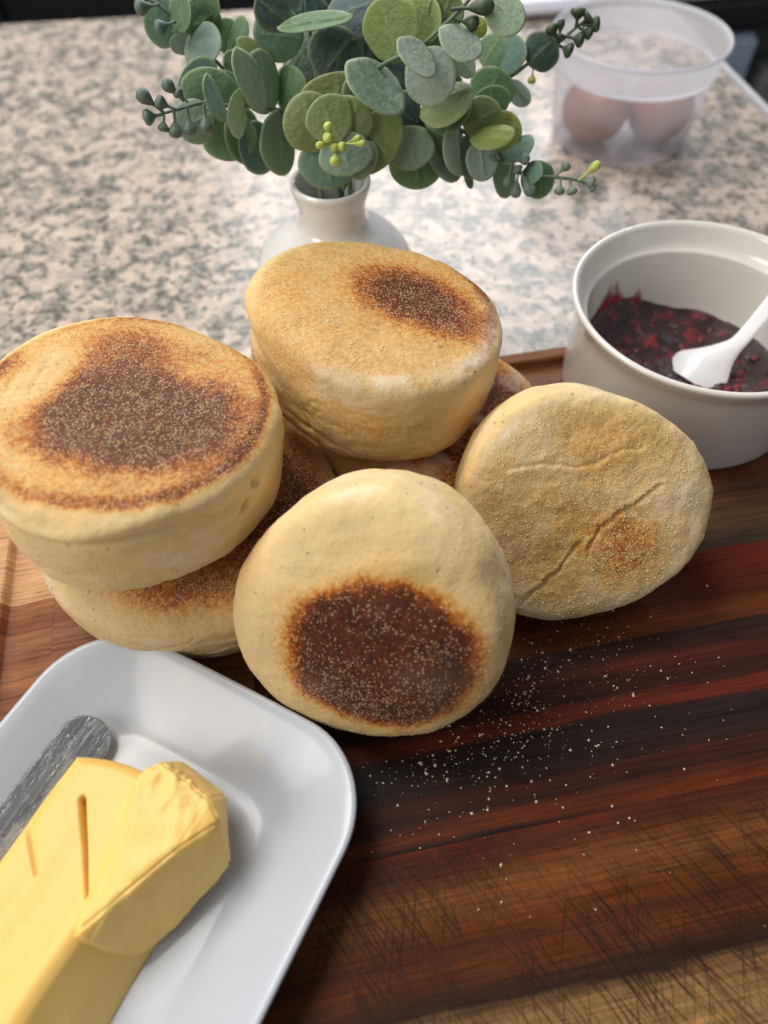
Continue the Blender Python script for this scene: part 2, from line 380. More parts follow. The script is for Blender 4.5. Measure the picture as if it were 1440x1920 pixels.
# pale packet near the far corner
pk = empty('packet', at_z(1010, 16, ZC), (0, 0, 0.15), 'small pale plastic packet with a cyan band lying behind the leaves', 'packet')
def pillow(name, cx, cy, sx, sy, h, mat, parent, z0=0.0, n=16):
    v, f = [], []
    for side in (1, -1):
        for j in range(n + 1):
            for i in range(n + 1):
                a, b = i / n * 2 - 1, j / n * 2 - 1
                k = max(0, (1 - a ** 4) * (1 - b ** 4)) ** 0.5
                zz = h * 0.5 + side * h * 0.5 * k + 0.002 * k * noise.noise((a * 3, b * 3, side))
                v.append((cx + a * sx / 2, cy + b * sy / 2, z0 + zz))
    m = (n + 1) ** 2
    for j in range(n):
        for i in range(n):
            q = (j * (n + 1) + i, j * (n + 1) + i + 1, (j + 1) * (n + 1) + i + 1, (j + 1) * (n + 1) + i)
            f.append(q); f.append(tuple(m + x for x in reversed(q)))
    return make(name, v, f, mat, parent)
pillow('pouch', 0, 0, 0.085, 0.06, 0.016, m_plain('pale_film', (0.62, 0.63, 0.72), 0.25), pk)
pillow('band', 0.012, 0.004, 0.045, 0.03, 0.014, m_plain('cyan_print', (0.16, 0.52, 0.66), 0.25), pk, 0.0035)

# ------------------------------------------------------------------ cutting board
YAW = math.radians(9.97)
board = empty('cutting_board', (0, 0, ZC), (0, 0, YAW), 'dark striped wooden cutting board with a juice groove, scattered with cornmeal', 'cutting board')
UL, UR, VN, VF = -0.142, 0.34, -0.085, 0.2655
TH = -ZC
def groove_depth(u, v):
    d = min(u - UL - 0.0085, UR - u, v - VN, VF - v)      # distance from the rim
    if d < 0.0075 or d > 0.0292: return 0.0
    def sm(x): x = min(max(x, 0), 1); return x * x * (3 - 2 * x)
    return 0.0042 * sm((d - 0.0075) / 0.0025) * (1 - 0.35 * sm((d - 0.012) / 0.014)) * (1 - sm((d - 0.0275) / 0.0015))
def plank(v0, v1, u0, u1, mat, lab=None):
    gap = 0.00004
    us = sorted(set([u0, u1] + list(np.linspace(u0, u1, 40)) + [x for x in np.linspace(UL, UL + 0.05, 70) if u0 < x < u1]))
    vs_ = sorted(set([v0 + gap, v1 - gap] + list(np.linspace(v0 + gap, v1 - gap, 14)) + [x for x in np.linspace(VF - 0.04, VF, 45) if v0 + gap < x < v1 - gap]))
    v, f = [], []
    nu, nv = len(us), len(vs_)
    for b in vs_:
        for a in us:
            e = min(b - v0, v1 - b, a - u0, u1 - a)
            rim = min(a - UL, UR - a, b - VN, VF - b)
            z = TH - groove_depth(a, b) - (0.00006 if e < 0.0003 else 0) - 0.002 * max(0, 1 - rim / 0.002) ** 2
            v.append((a, b, z))
    for j in range(nv - 1):
        for i in range(nu - 1): f.append((j * nu + i, j * nu + i + 1, (j + 1) * nu + i + 1, (j + 1) * nu + i))
    # skirt and underside
    ring = [i for i in range(nu)] + [(j + 1) * nu - 1 for j in range(1, nv)] + [(nv - 1) * nu + i for i in range(nu - 2, -1, -1)] + [j * nu for j in range(nv - 2, 0, -1)]
    base = len(v)
    for r in ring: v.append((v[r][0], v[r][1], 0.0))
    m = len(ring)
    for k in range(m): f.append((ring[k], base + k, base + (k + 1) % m, ring[(k + 1) % m]))
    f.append(tuple(base + k for k in range(m - 1, -1, -1)))
    o = make('plank', v, f, mat, board, smooth=False)
    if lab: o['label'] = lab
    return o
W = m_wood
brown = (0.115, 0.050, 0.026)
plank(VN, 0.0455, UL, UR, W('walnut', [(-0.085, (0.32, 0.225, 0.11)), (-0.03, (0.33, 0.23, 0.11)), (-0.012, (0.32, 0.215, 0.10)), (-0.0015, (0.27, 0.175, 0.08)), (0.0022, (0.040, 0.021, 0.013)), (0.005, (0.050, 0.024, 0.013)), (0.010, (0.125, 0.050, 0.019)), (0.0155, (0.085, 0.033, 0.015)), (0.020, (0.135, 0.055, 0.019)),
      (0.0255, (0.175, 0.082, 0.030)), (0.031, (0.195, 0.095, 0.036)), (0.035, (0.120, 0.050, 0.021)), (0.039, (0.080, 0.030, 0.016)), (0.0455, (0.11, 0.036, 0.017))], 2, 0.85, 0.9, 0.86), 'half pale half dark brown plank')
plank(0.0455, 0.1025, UL, UR, W('rosewood', [(0.044, (0.022, 0.013, 0.011)), (0.0475, (0.15, 0.054, 0.022)), (0.051, (0.11, 0.040, 0.020)), (0.054, (0.040, 0.018, 0.013)), (0.059, (0.065, 0.024, 0.015)), (0.063, (0.030, 0.019, 0.017)),
      (0.070, (0.022, 0.016, 0.016)), (0.0735, (0.028, 0.016, 0.014)), (0.0755, (0.125, 0.040, 0.022)), (0.0795, (0.115, 0.037, 0.020)), (0.0815, (0.036, 0.015, 0.011)), (0.088, (0.050, 0.019, 0.013)), (0.092, (0.085, 0.030, 0.019)), (0.095, (0.040, 0.018, 0.014)), (0.1025, (0.034, 0.019, 0.016))], 3, 0.4, 0.8))
LB = [(0.36, 0.20, 0.105), (0.27, 0.135, 0.068), (0.40, 0.23, 0.125), (0.24, 0.115, 0.058), (0.36, 0.21, 0.115)]
plank(0.1025, 0.1655, UL, -0.03, W('light_acacia', [(0.10, LB[0]), (0.118, LB[1]), (0.13, LB[2]), (0.142, LB[1]), (0.150, LB[4]), (0.158, LB[3]), (0.1655, LB[0])], 9, 0.3, 1.5), 'light brown plank')
plank(0.1025, 0.134, -0.03, UR, W('mahogany', [(0.10, (0.10, 0.040, 0.020)), (0.107, (0.165, 0.066, 0.028)), (0.114, (0.105, 0.037, 0.019)), (0.122, (0.140, 0.043, 0.022)), (0.134, (0.150, 0.048, 0.026))], 4, 0.25))
plank(0.134, 0.1655, -0.03, UR, W('grey_walnut', [(0.13, (0.085, 0.052, 0.034)), (0.138, (0.055, 0.042, 0.032)), (0.147, (0.125, 0.078, 0.046)), (0.155, (0.165, 0.098, 0.056)), (0.1655, (0.20, 0.105, 0.055))], 5, 0.2))
plank(0.1655, 0.207, UL, 0.03, W('maple', [(0.16, (0.62, 0.42, 0.23)), (0.178, (0.66, 0.46, 0.26)), (0.21, (0.60, 0.40, 0.22))], 6, 0.05), 'pale maple plank')
plank(0.1655, 0.207, 0.03, UR, W('red_acacia', [(0.16, (0.22, 0.095, 0.045)), (0.18, (0.26, 0.12, 0.06)), (0.21, (0.20, 0.095, 0.05))], 7, 0.1), 'orange brown plank')
plank(0.207, VF, UL, UR, W('acacia', [(0.20, (0.20, 0.105, 0.060)), (0.225, (0.24, 0.125, 0.070)), (0.245, (0.27, 0.135, 0.07)), (0.268, (0.38, 0.19, 0.09))], 8, 0.1))

# ------------------------------------------------------------------ muffins
def grains(name, pts, nrm, size, mat, parent=None):
    """small irregular octahedra resting on a surface"""
    n = len(pts); pts = np.asarray(pts); nrm = np.asarray(nrm)
    ref = RNG.normal(size=(n, 3)); a = np.cross(nrm, ref); a /= np.linalg.norm(a, axis=1)[:, None]; b = np.cross(nrm, a)
    sz = size * np.clip(RNG.lognormal(-0.1, 0.42, (n, 1)), 0.4, 1.75)
    lx, ly, lz = sz * RNG.uniform(0.7, 1.3, (n, 1)), sz * RNG.uniform(0.6, 1.1, (n, 1)), sz * RNG.uniform(0.45, 0.8, (n, 1))
    V = np.stack([pts + a * lx, pts + b * ly, pts - a * lx * RNG.uniform(.7, 1.1, (n, 1)), pts - b * ly * RNG.uniform(.7, 1.1, (n, 1)),
                  pts + nrm * lz + a * lx * 0.3 * RNG.normal(size=(n, 1)), pts - nrm * lz * 0.6], 1).reshape(-1, 3)
    T = np.array([[0, 1, 4], [1, 2, 4], [2, 3, 4], [3, 0, 4], [1, 0, 5], [2, 1, 5], [3, 2, 5], [0, 3, 5]])
    Fc = (np.arange(n)[:, None, None] * 6 + T[None]).reshape(-1, 3)
    me = bpy.data.meshes.new(name); me.from_pydata(V.tolist(), [], Fc.tolist()); me.materials.append(mat); me.update()
    me.polygons.foreach_set('use_smooth', [True] * len(me.polygons))
    o = bpy.data.objects.new(name, me); COL.objects.link(o); o['kind'] = 'stuff'
    if parent: o.parent = parent
    return o
def fbm(P, sc, off, oc=3):
    out = np.zeros(len(P)); am = 1.0
    for k in range(oc):
        s = sc * 2 ** k
        out += am * np.array([noise.noise((p[0] * s + off, p[1] * s - off * 1.7, p[2] * s + off * .6)) for p in P]); am *= 0.5
    return out
def ell(u, v, cx, cy, rx, ry, rot, soft):
    """1 inside an ellipse, falling to 0 over a soft band"""
    c, s = math.cos(rot), math.sin(rot); x, y = u - cx, v - cy
    d = np.sqrt(((c * x + s * y) / rx) ** 2 + ((-s * x + c * y) / ry) ** 2)
    t = np.clip((1 + soft - d) / (2 * soft), 0, 1); return t * t * (3 - 2 * t)
def seg_dist(u, v, pl):
    best = np.full(len(u), 9.0); side = np.zeros(len(u))
    for (x0, y0), (x1, y1) in zip(pl, pl[1:]):
        dx, dy = x1 - x0, y1 - y0; L = dx * dx + dy * dy
        t = np.clip(((u - x0) * dx + (v - y0) * dy) / L, 0, 1)
        d = np.hypot(u - x0 - t * dx, v - y0 - t * dy); m = d < best
        best[m] = d[m]; side[m] = np.sign((u - x0) * dy - (v - y0) * dx)[m]
    return best, side
def muffin(pose, label, seed, paint, n_meal, shape=None, top_sharp=0.0, NV=190, NU=280, wrinkle=0.6, gs=1.0):
    x, y, z, th, ph, R, T, h1, h2, h3, h4, e = pose
    n = Vector((math.sin(th) * math.cos(ph), math.sin(th) * math.sin(ph), math.cos(th)))
    a = Vector((math.cos(th) * math.cos(ph), math.cos(th) * math.sin(ph), -math.sin(th))); b = n.cross(a)
    root = bpy.data.objects.new('english_muffin', None); COL.objects.link(root); root.empty_display_size = 0.01
    root.matrix_world = Matrix(((a.x, b.x, n.x, x), (a.y, b.y, n.y, y), (a.z, b.z, n.z, z), (0, 0, 0, 1)))
    tag(root, label, 'muffin', 'English muffins piled on the board')
    # profile resampled by arc length
    ang = np.linspace(-PI / 2, PI / 2, 4001)
    et = np.where(ang > 0, e * (1 - top_sharp), e)
    pr = np.abs(np.cos(ang)) ** et; pz = np.sign(np.sin(ang)) * np.abs(np.sin(ang)) ** et
    L = np.concatenate([[0], np.cumsum(np.hypot(np.diff(pr) * R, np.diff(pz) * T / 2))])
    idx = np.interp(np.linspace(0, L[-1], NV), L, np.arange(len(L)))
    rr = np.interp(idx, np.arange(len(L)), pr)[1:-1]; zz = np.interp(idx, np.arange(len(L)), pz)[1:-1]
    U = np.linspace(0, 2 * PI, NU, endpoint=False)
    hm = 1 + h1 * np.cos(2 * U) + h2 * np.sin(2 * U) + h3 * np.cos(3 * U) + h4 * np.sin(3 * U)
    ru = rr[:, None] * hm[None]
    P = np.stack([ru * np.cos(U) * R, ru * np.sin(U) * R, np.repeat(zz[:, None], NU, 1) * T / 2], -1).reshape(-1, 3)
    P = np.vstack([P, [[0, 0, -T / 2], [0, 0, T / 2]]])
    u, v, wz = P[:, 0] / R, P[:, 1] / R, P[:, 2] / (T / 2)
    rad = np.hypot(u, v)
    # outward direction
    N = np.stack([u * 0.9, v * 0.9, np.sign(wz) * np.abs(wz) ** 3 * 1.2], 1); N /= np.linalg.norm(N, axis=1)[:, None] + 1e-9
    big = fbm(P, 30, seed * 3.1, 2); mid = fbm(P, 110, seed * 5.7, 3)
    D = 0.0010 * big + 0.00040 * mid
    sidew = np.clip((0.85 - np.abs(wz)) / 0.3, 0, 1)
    Q = np.stack([np.cos(np.arctan2(v, u)) * 1.6, np.sin(np.arctan2(v, u)) * 1.6, wz * 1.9], 1)
    wr = fbm(Q, 1.0, seed * 2.3, 3)
    D = D + wrinkle * sidew * (0.0010 * wr - 0.0011 * np.exp(-(wr / 0.07) ** 2) * np.clip(big + 0.35, 0, 1))
    if shape is not None: D = D + shape(u, v, wz, P, big, mid)
    P = P + N * D[:, None]
    toast, meal, flour = paint(u, v, wz, rad, big, mid)
    f = []
    m = NV - 2
    for j in range(m - 1):
        for i in range(NU):
            k = (i + 1) % NU
            f.append((j * NU + i, j * NU + k, (j + 1) * NU + k, (j + 1) * NU + i))
    for i in range(NU):
        k = (i + 1) % NU
        f.append((m * NU, k, i)); f.append((m * NU + 1, (m - 1) * NU + i, (m - 1) * NU + k))
    flour = np.clip(flour + sidew * np.clip(wr * 1.4 - 0.1, 0, 0.55), 0, 1)
    crust = make('crust', P, f, DOUGH, root, attrs={'toast': np.clip(toast, 0, 1), 'meal': np.clip(meal, 0, 1), 'flour': np.clip(flour, 0, 1)})
    # loose grains stuck to the surface
    if n_meal:
        areaw = np.concatenate([np.repeat(rr, NU), [0, 0]])
        wgt = np.clip(meal, 0, 1) ** 1.3 * areaw + 1e-9; wgt /= wgt.sum()
        ids = RNG.choice(len(P), n_meal, p=wgt)
        jit = RNG.normal(0, 0.0003, (n_meal, 3)); jit -= (jit * N[ids]).sum(1)[:, None] * N[ids]
        me = crust.data; nn = np.empty(len(P) * 3, dtype=np.float32); me.vertices.foreach_get('normal', nn); nn = nn.reshape(-1, 3)
        pp = P[ids] + jit; tt = np.clip(toast, 0, 1)[ids]
        k = tt > 0.45
        if (~k).sum() > 3: grains('cornmeal', pp[~k], nn[ids][~k], 0.00022 * gs, MEAL, root)
        if k.sum() > 3: grains('cornmeal', pp[k], nn[ids][k], 0.00020 * gs, TOASTMEAL, root)
    return root
def edgemask(r, w, at, soft=0.03):
    return np.clip((at + soft - r) / (2 * soft), 0, 1) * (w > 0.3)
def facemask(wz, lo=0.72, hi=0.93): return np.clip((wz - lo) / (hi - lo), 0, 1)

# --- leaning muffin in front, round dark brown patch
def paint_C(u, v, w, r, big, mid):
    f = np.clip((w + 0.2) / 0.8, 0, 1)
    uu, vv = u + 0.05 * mid, v + 0.05 * big
    core = ell(uu, vv, 0.10, 0.18, 0.55, 0.64, 0.28, 0.20) * f
    halo = ell(uu, vv, 0.11, 0.18, 0.66, 0.77, 0.28, 0.26) * f
    t = 0.64 * core + 0.26 * halo + 0.04 + 0.03 * big + 0.06 * core * mid
    meal = (0.30 * ell(u, v, 0.2, 0.15, 0.85, 0.9, 0.3, 0.3) + 0.12) * np.clip(0.95 + 0.7 * mid + 0.5 * big, 0.4, 1.5) * np.clip((w + 0.6), 0.1, 1)
    meal = meal + 0.35 * ell(u, v, 0.62, 0.1, 0.35, 0.6, 0.2, 0.5) * f
    return t, meal, 0.10 * np.clip(big + 0.3, 0, 1)
def shape_C(u, v, w, P, big, mid):
    d = 0.0016 * ell(u, v, 0.1, 0.15, 0.5, 0.6, 0.3, 0.6) * (w > 0)       # slight dome
    d -= 0.0020 * ell(u, v, -0.62, -0.25, 0.22, 0.34, 0.5, 0.7) * (w > 0)  # soft dent upper left
    d -= 0.0010 * ell(u, v, -0.45, 0.35, 0.12, 0.55, 0.2, 0.8) * (w > 0)
    return d
muffin((-0.0041, 0.1128, 0.0422, 1.0194, -1.8945, 0.0449, 0.0383, -0.002, -0.0485, -0.0206, -0.0011, 0.5182),
       'pale muffin leaning in front with one round dark brown patch facing out', 1, paint_C, 7500, shape_C, wrinkle=0.25, gs=0.72)
# --- large toasted muffin on the left stack
def paint_A(u, v, w, r, big, mid):
    f = edgemask(r + 0.02 * mid + 0.02 * big, w, 0.945)
    uu, vv = u + 0.07 * mid, v + 0.07 * big
    core = ell(uu, vv, 0.06, 0.22, 0.42, 0.66, 0.80, 0.35)
    warm = ell(uu, vv, 0.02, 0.10, 0.80, 0.84, 0, 0.25)
    up = ell(uu, vv, -0.22, -0.30, 0.30, 0.30, 0, 0.7)
    lf = ell(uu, vv, 0.50, -0.76, 0.22, 0.22, 0, 0.8)
    pale = ell(uu, vv, 0.33, -0.50, 0.34, 0.20, 0.5, 0.5)
    rimd = np.exp(-((r - 0.905) / 0.055) ** 2) * np.clip(0.65 + 0.5 * (v * 0.6 + u * 0.3) + 0.5 * big, 0, 1)
    t = (0.20 + 0.52 * core + 0.10 * warm + 0.22 * up * (1 - core) + 0.25 * lf + 0.36 * rimd + 0.08 * big) * (1 - 0.62 * pale)
    meal = f * (0.85 * ell(u, v, 0.05, 0.2, 0.75, 0.85, 0, 0.3) + 0.45) * (1 - 0.7 * pale) + 0.10 * (w > -0.9)
    return t * f + 0.05, meal, 0.05 + 0 * u
PITS_A = []
def shape_A(u, v, w, P, big, mid):
    d = 0 * u
    for ax, ay in (((0.20, -0.62), (0.42, -0.42)), ((0.30, -0.75), (0.55, -0.50))):
        s, sd = seg_dist(u, v, [ax, ay]); d -= 0.0006 * np.exp(-(s / 0.02) ** 2) * (w > 0.7)
    th = np.arctan2(v, u)
    # fold of skin under the top edge, facing the viewer
    for c, wd, zc, am in ((0.75, 0.60, 0.50, 0.0022), (1.75, 0.35, 0.20, 0.0016)):
        ex = np.exp(-((np.angle(np.exp(1j * (th - c)))) / wd) ** 2)
        line = zc + 0.15 * np.sin((th - c) * 3)
        d += am * ex * np.exp(-((w - line - 0.12) / 0.13) ** 2) - am * 0.9 * ex * np.exp(-((w - line + 0.06) / 0.07) ** 2)
    for c, zc, sz, dp in ((1.80, 0.22, 0.0021, 0.0060), (1.90, 0.52, 0.0012, 0.0030), (1.45, -0.55, 0.0013, 0.0014), (1.52, -0.45, 0.0010, 0.0010), (1.36, -0.70, 0.0009, 0.0010),
                          (1.58, -0.62, 0.0012, 0.0010), (1.40, -0.40, 0.0009, 0.0009), (1.20, -0.66, 0.0008, 0.0010), (1.28, -0.30, 0.0009, 0.0007)):
        q = (np.angle(np.exp(1j * (th - c))) * 0.049 / sz) ** 2 + ((w - zc) * 0.0226 / (sz * 1.4)) ** 2
        d -= dp * np.exp(-q ** 2)
    return d
muffin((-0.0846, 0.1638, 0.0660, -0.1348, -2.4234, 0.0496, 0.0432, -0.0383, 0.0093, -0.0051, 0.0316, 0.4551),
       'large toasted muffin with a wide speckled brown top, upper one of the left stack', 2, paint_A, 7500, shape_A, 0.40)
# --- lower muffin of the left stack
def paint_B(u, v, w, r, big, mid):
    f = facemask(w, 0.55, 0.9)
    t = f * (0.42 + 0.25 * ell(u + 0.1 * mid, v, 0.2, 0.6, 0.7, 0.5, 0, 0.5) + 0.2 * big) * ell(u, v, 0.05, 0.15, 0.9, 0.92, 0, 0.2)
    th = np.arctan2(v, u)
    low = np.exp(-((w + 0.55) / 0.3) ** 2) * np.exp(-((np.angle(np.exp(1j * (th - 0.3)))) / 0.6) ** 2)
    return t + 0.06, 0.75 * f + 0.10 + 0.6 * low, 0.05 + 0 * u
def shape_B(u, v, w, P, big, mid):
    th = np.arctan2(v, u); d = 0 * u
    for zc, c in ((-0.20, 0.35), (-0.42, 0.45)):
        ex = np.exp(-((np.angle(np.exp(1j * (th - c)))) / 0.5) ** 2)
        d -= 0.0016 * ex * np.exp(-((w - zc - 0.1 * np.sin(th * 5)) / 0.05) ** 2)
    return d
muffin((-0.0703, 0.159, 0.0215, 0.0598, -1.0744, 0.0526, 0.042, -0.0705, 0.0158, 0.0121, 0.0133, 0.5029),
       'pale-sided muffin underneath the large toasted one, lower one of the left stack', 3, paint_B, 4500, shape_B)
# --- muffin on top in the middle
def paint_E(u, v, w, r, big, mid):
    f = edgemask(r + 0.03 * mid + 0.02 * big, w, 0.965)
    uu, vv = u + 0.06 * mid, v + 0.08 * big
    core = ell(uu, vv, 0.30, -0.02, 0.31, 0.50, 0.7, 0.6)
    warm = ell(uu, vv, 0.35, -0.05, 0.55, 0.60, 0.7, 0.35)
    rimd = np.exp(-((r - 0.94) / 0.06) ** 2) * np.clip(u * 1.4 - 0.3, 0, 1)
    t = f * (0.17 + 0.46 * core + 0.10 * warm + 0.42 * rimd + 0.05 * big)
    meal = f * 0.8 + 0.22 * np.clip(w + 0.3, 0, 1) * np.clip(-v + 0.3, 0, 1) * (0.5 + big)
    fl = np.exp(-((r - 0.93) / 0.07) ** 2) * np.clip(-v * 1.7 + 0.4 * u - 0.25, 0, 1) * (w > 0.4) * np.clip(0.9 + mid * 1.2, 0, 1)
    th = np.arctan2(v, u)
    side = np.exp(-((np.angle(np.exp(1j * (th + 1.9)))) / 0.9) ** 2) * np.exp(-((w + 0.05) / 0.5) ** 2)
    return t + 0.08 + 0.15 * side * (1 - f) * (0.7 + big), meal * (1 - 0.8 * fl), 0.9 * fl
def shape_E(u, v, w, P, big, mid):
    th = np.arctan2(v, u); d = 0 * u
    ex = np.exp(-((np.angle(np.exp(1j * (th - 2.9)))) / 0.35) ** 2)
    d += 0.0022 * ex * np.exp(-((w - 0.62) / 0.22) ** 2) - 0.0016 * ex * np.exp(-((w - 0.15) / 0.15) ** 2)
    ex = np.exp(-((np.angle(np.exp(1j * (th + 2.35)))) / 0.30) ** 2)
    line = -0.52 - 0.25 * (th + 2.35)
    d -= 0.0022 * ex * np.exp(-((w - line - 0.12 * big - 0.08 * mid) / 0.035) ** 2) * np.clip(0.7 + big + mid, 0, 1.3)
    ex = np.exp(-((np.angle(np.exp(1j * (th + 0.85)))) / 0.25) ** 2)
    d -= 0.0014 * ex * np.exp(-((w - 0.45) / 0.2) ** 2)
    return d
muffin((-0.0028, 0.2145, 0.0620, 0.16, 0.32, 0.0456, 0.0445, -0.0083, -0.0587, 0.0227, 0.0195, 0.4235),
       'muffin topping the pile before the vase, with a brown smudge and floury front edge', 4, paint_E, 7000, shape_E, 0.48)
# --- muffin standing on its edge at right
CR1 = [(-0.20, 0.59), (-0.02, 0.34), (0.12, 0.13), (0.30, 0.06)]
CR2 = [(0.24, -0.04), (0.46, -0.16), (0.69, -0.41), (0.80, -0.47)]
CR3 = [(-0.36, -0.62), (-0.40, -0.30), (-0.36, -0.07), (-0.47, 0.18), (-0.55, 0.42)]
def paint_D(u, v, w, r, big, mid):
    f = edgemask(r + 0.02 * mid, w, 0.93)
    uu, vv = u + 0.08 * mid, v + 0.08 * big
    t = 0.17 * ell(uu, vv, 0.05, 0.0, 0.95, 0.95, 0, 0.2) + 0.21 * ell(uu, vv, 0.28, 0.38, 0.28, 0.26, 0, 0.9) + 0.08 * ell(uu, vv, 0.12, 0.02, 0.35, 0.3, 0, 0.9)
    meal = f * (0.85 + 0.7 * big) * ell(u, v, 0.02, 0.02, 0.93, 0.95, 0, 0.12) + 0.06
    fl = f * (np.clip(big * 1.5 + 0.32, 0, 1) * 0.75 * (1 - ell(uu, vv, 0.28, 0.38, 0.35, 0.33, 0, 0.6)) + 0.5 * np.exp(-((r - 0.95) / 0.06) ** 2))
    return t * f + 0.05, meal, fl
def shape_D(u, v, w, P, big, mid):
    d = 0 * u
    for cr, am, wd in ((CR1, 0.0010, 0.021), (CR2, 0.0009, 0.019), (CR3, 0.00045, 0.016)):
        s, sd = seg_dist(u + 0.035 * big + 0.03 * mid, v + 0.03 * mid, cr)
        d += (-am * np.exp(-(s / wd) ** 2) + am * 0.35 * np.exp(-((s - 0.04) / 0.03) ** 2) * (sd > 0)) * (w > 0.6)
    d += 0.0003 * mid * (w > 0.7)
    return d
muffin((0.0692, 0.1569, 0.0387, 0.9002, -1.5758, 0.0434, 0.0308, -0.03, -0.0075, -0.0007, -0.0345, 0.3984),
       'yellowish muffin standing on edge at right with creases across its floury face', 5, paint_D, 9500, shape_D, 0.35, 250, 420, 0.5)
# --- muffin lying at the back, under the top one
def paint_F(u, v, w, r, big, mid):
    f = facemask(w, 0.5, 0.9)
    t = f * (0.30 + 0.22 * big + 0.30 * ell(u, v, 0.15, -0.3, 0.6, 0.5, 0, 0.5)) + 0.05
    return t, 0.45 * f + 0.08, f * np.clip(mid * 1.6 + 0.2, 0, 1) * 0.6
muffin((0.0215, 0.2075, 0.0183, 0.03, 0.5, 0.0495, 0.036, 0.0, 0.01, 0.0, 0.01, 0.46),
       'muffin lying flat on the board under the top one, its blotchy rim showing at right', 6, paint_F, 2500)

# ------------------------------------------------------------------ cornmeal crumbs on the board
cl = [(960, 1240, 60, 55, 60), (985, 1290, 30, 45, 40), (900, 1330, 60, 60, 60), (1000, 1360, 70, 40, 35), (860, 1420, 90, 40, 75), (780, 1440, 70, 45, 45),
      (1120, 1200, 60, 35, 40), (1180, 1260, 70, 40, 28), (1060, 1420, 110, 70, 40), (1220, 1320, 120, 90, 26), (960, 1520, 160, 70, 26), (820, 1600, 140, 60, 12), (1060, 1640, 150, 50, 7), (1330, 1420, 80, 100, 5)]
pts, dust = [], []
for cx, cy, sx, sy, k in cl:
    for _ in range(k):
        for __ in range(6):
            q = at_z(random.gauss(cx, sx), random.gauss(cy, sy), 0.0)
            if (q.x + 0.0) > -0.012 and math.hypot(q.x + 0.0041, q.y - 0.1) > 0.024 and q.y < 0.16: pts.append((q.x, q.y, 0.00018)); break
for _ in range(420):
    cx, cy, sx, sy, k = random.choice(cl[:9]); q = at_z(random.gauss(cx, sx), random.gauss(cy, sy), 0.0)
    if q.x > -0.012 and math.hypot(q.x + 0.0041, q.y - 0.1) > 0.024 and q.y < 0.16: dust.append((q.x, q.y, 0.0001))
for cx, cy in ((1000, 1285), (985, 1300), (1135, 1268), (838, 1462), (920, 1480), (1070, 1222)):
    c_ = at_z(cx, cy, 0)
    for _ in range(5): pts.append((c_.x + random.gauss(0, 0.0005), c_.y + random.gauss(0, 0.0005), 0.0003))
du = grains('cornmeal_dust', dust, [(0, 0, 1)] * len(dust), 0.00017, m_meal('cornmeal_dust', (0.30, 0.22, 0.14), (0.62, 0.50, 0.34)))
tag(du, 'fine cornmeal dust on the dark board between the coarser grains', 'cornmeal')
cr_ = grains('cornmeal_crumbs', pts, [(0, 0, 1)] * len(pts), 0.00040, m_meal('pale_cornmeal', (0.42, 0.33, 0.22), (0.80, 0.70, 0.54)))
tag(cr_, 'pale cornmeal grains scattered over the dark striped board beside the muffins', 'cornmeal')

# ------------------------------------------------------------------ ramekin with jam and spoon
RC = Vector((0.1426, 0.2542, 0.0))
ram = empty('ramekin', RC, label='white glazed ramekin half full of dark berry jam, behind the standing muffin', cat='ramekin')
outer = [(0.0, 0.0012), (0.046, 0.0012), (0.0485, 0.0), (0.0515, 0.0), (0.0536, 0.0016), (0.0543, 0.005), (0.0546, 0.020), (0.0552, 0.036), (0.0560, 0.043), (0.0577, 0.0475), (0.0590, 0.0505),
         (0.0591, 0.0518), (0.0584, 0.0525), (0.0572, 0.0524), (0.0560, 0.0512), (0.0548, 0.0480), (0.0532, 0.0440), (0.0518, 0.0421), (0.0505, 0.0412), (0.0500, 0.0395), (0.0495, 0.030), (0.0488, 0.012), (0.0470, 0.0055), (0.044, 0.0036), (0.0, 0.0030)]
v, f = lathe(smooth_prof(outer, 5), 128)
make('bowl', v, f, GLAZE, ram)
jam = empty('berry_jam', RC + Vector((0, 0, 0.005)), label='glossy dark red berry jam inside the white ramekin, smeared up its side', cat='jam')
JZ = 0.0098
v, f = [], []
NR, NA = 36, 110
for j in range(NR + 1):
    for i in range(NA):
        a = 2 * PI * i / NA; r = 0.0488 * j / NR
        x, y = r * math.cos(a), r * math.sin(a)
        hz = 0.0016 * noise.noise((x * 70, y * 70, 3)) + 0.0011 * noise.noise((x * 170, y * 170, 8)) + 0.0004 * noise.noise((x * 420, y * 420, 1))
        e = math.exp(-((math.atan2(math.sin(a - 2.15), math.cos(a - 2.15))) / 0.5) ** 2) * (j / NR) ** 6
        v.append((x, y, JZ - 0.005 + hz + 0.010 * e))
for j in range(NR):
    for i in range(NA):
        k = (i + 1) % NA; f.append((j * NA + i, j * NA + k, (j + 1) * NA + k, (j + 1) * NA + i))
make('jam_surface', v, f, JAM, jam)
SMT = NT('jam_smear'); _p = SMT.obj(); _n = SMT.noise(SMT.map(_p, scale=(1, 1, 0.45)), 260, 4, 0.65)
SMT.set(Base_Color=SMT.ramp(_n, [(0.35, (0.42, 0.035, 0.06)), (0.65, (0.20, 0.006, 0.018))]), Roughness=0.2)
_mx = SMT.n('ShaderNodeMixShader', {0: SMT.math('MULTIPLY', SMT.ramp(_n, [(0.36, 0.15), (0.52, 1.0)]), SMT.attr('thick'), clamp=True), 1: SMT.n('ShaderNodeBsdfTransparent').outputs[0], 2: SMT.b.outputs[0]})
SMT.t.links.new(_mx.outputs[0], SMT.out.inputs[0]); SM = SMT.m
v, f = [], []      # thin smear up the wall
na, nz = 40, 16
edge = []
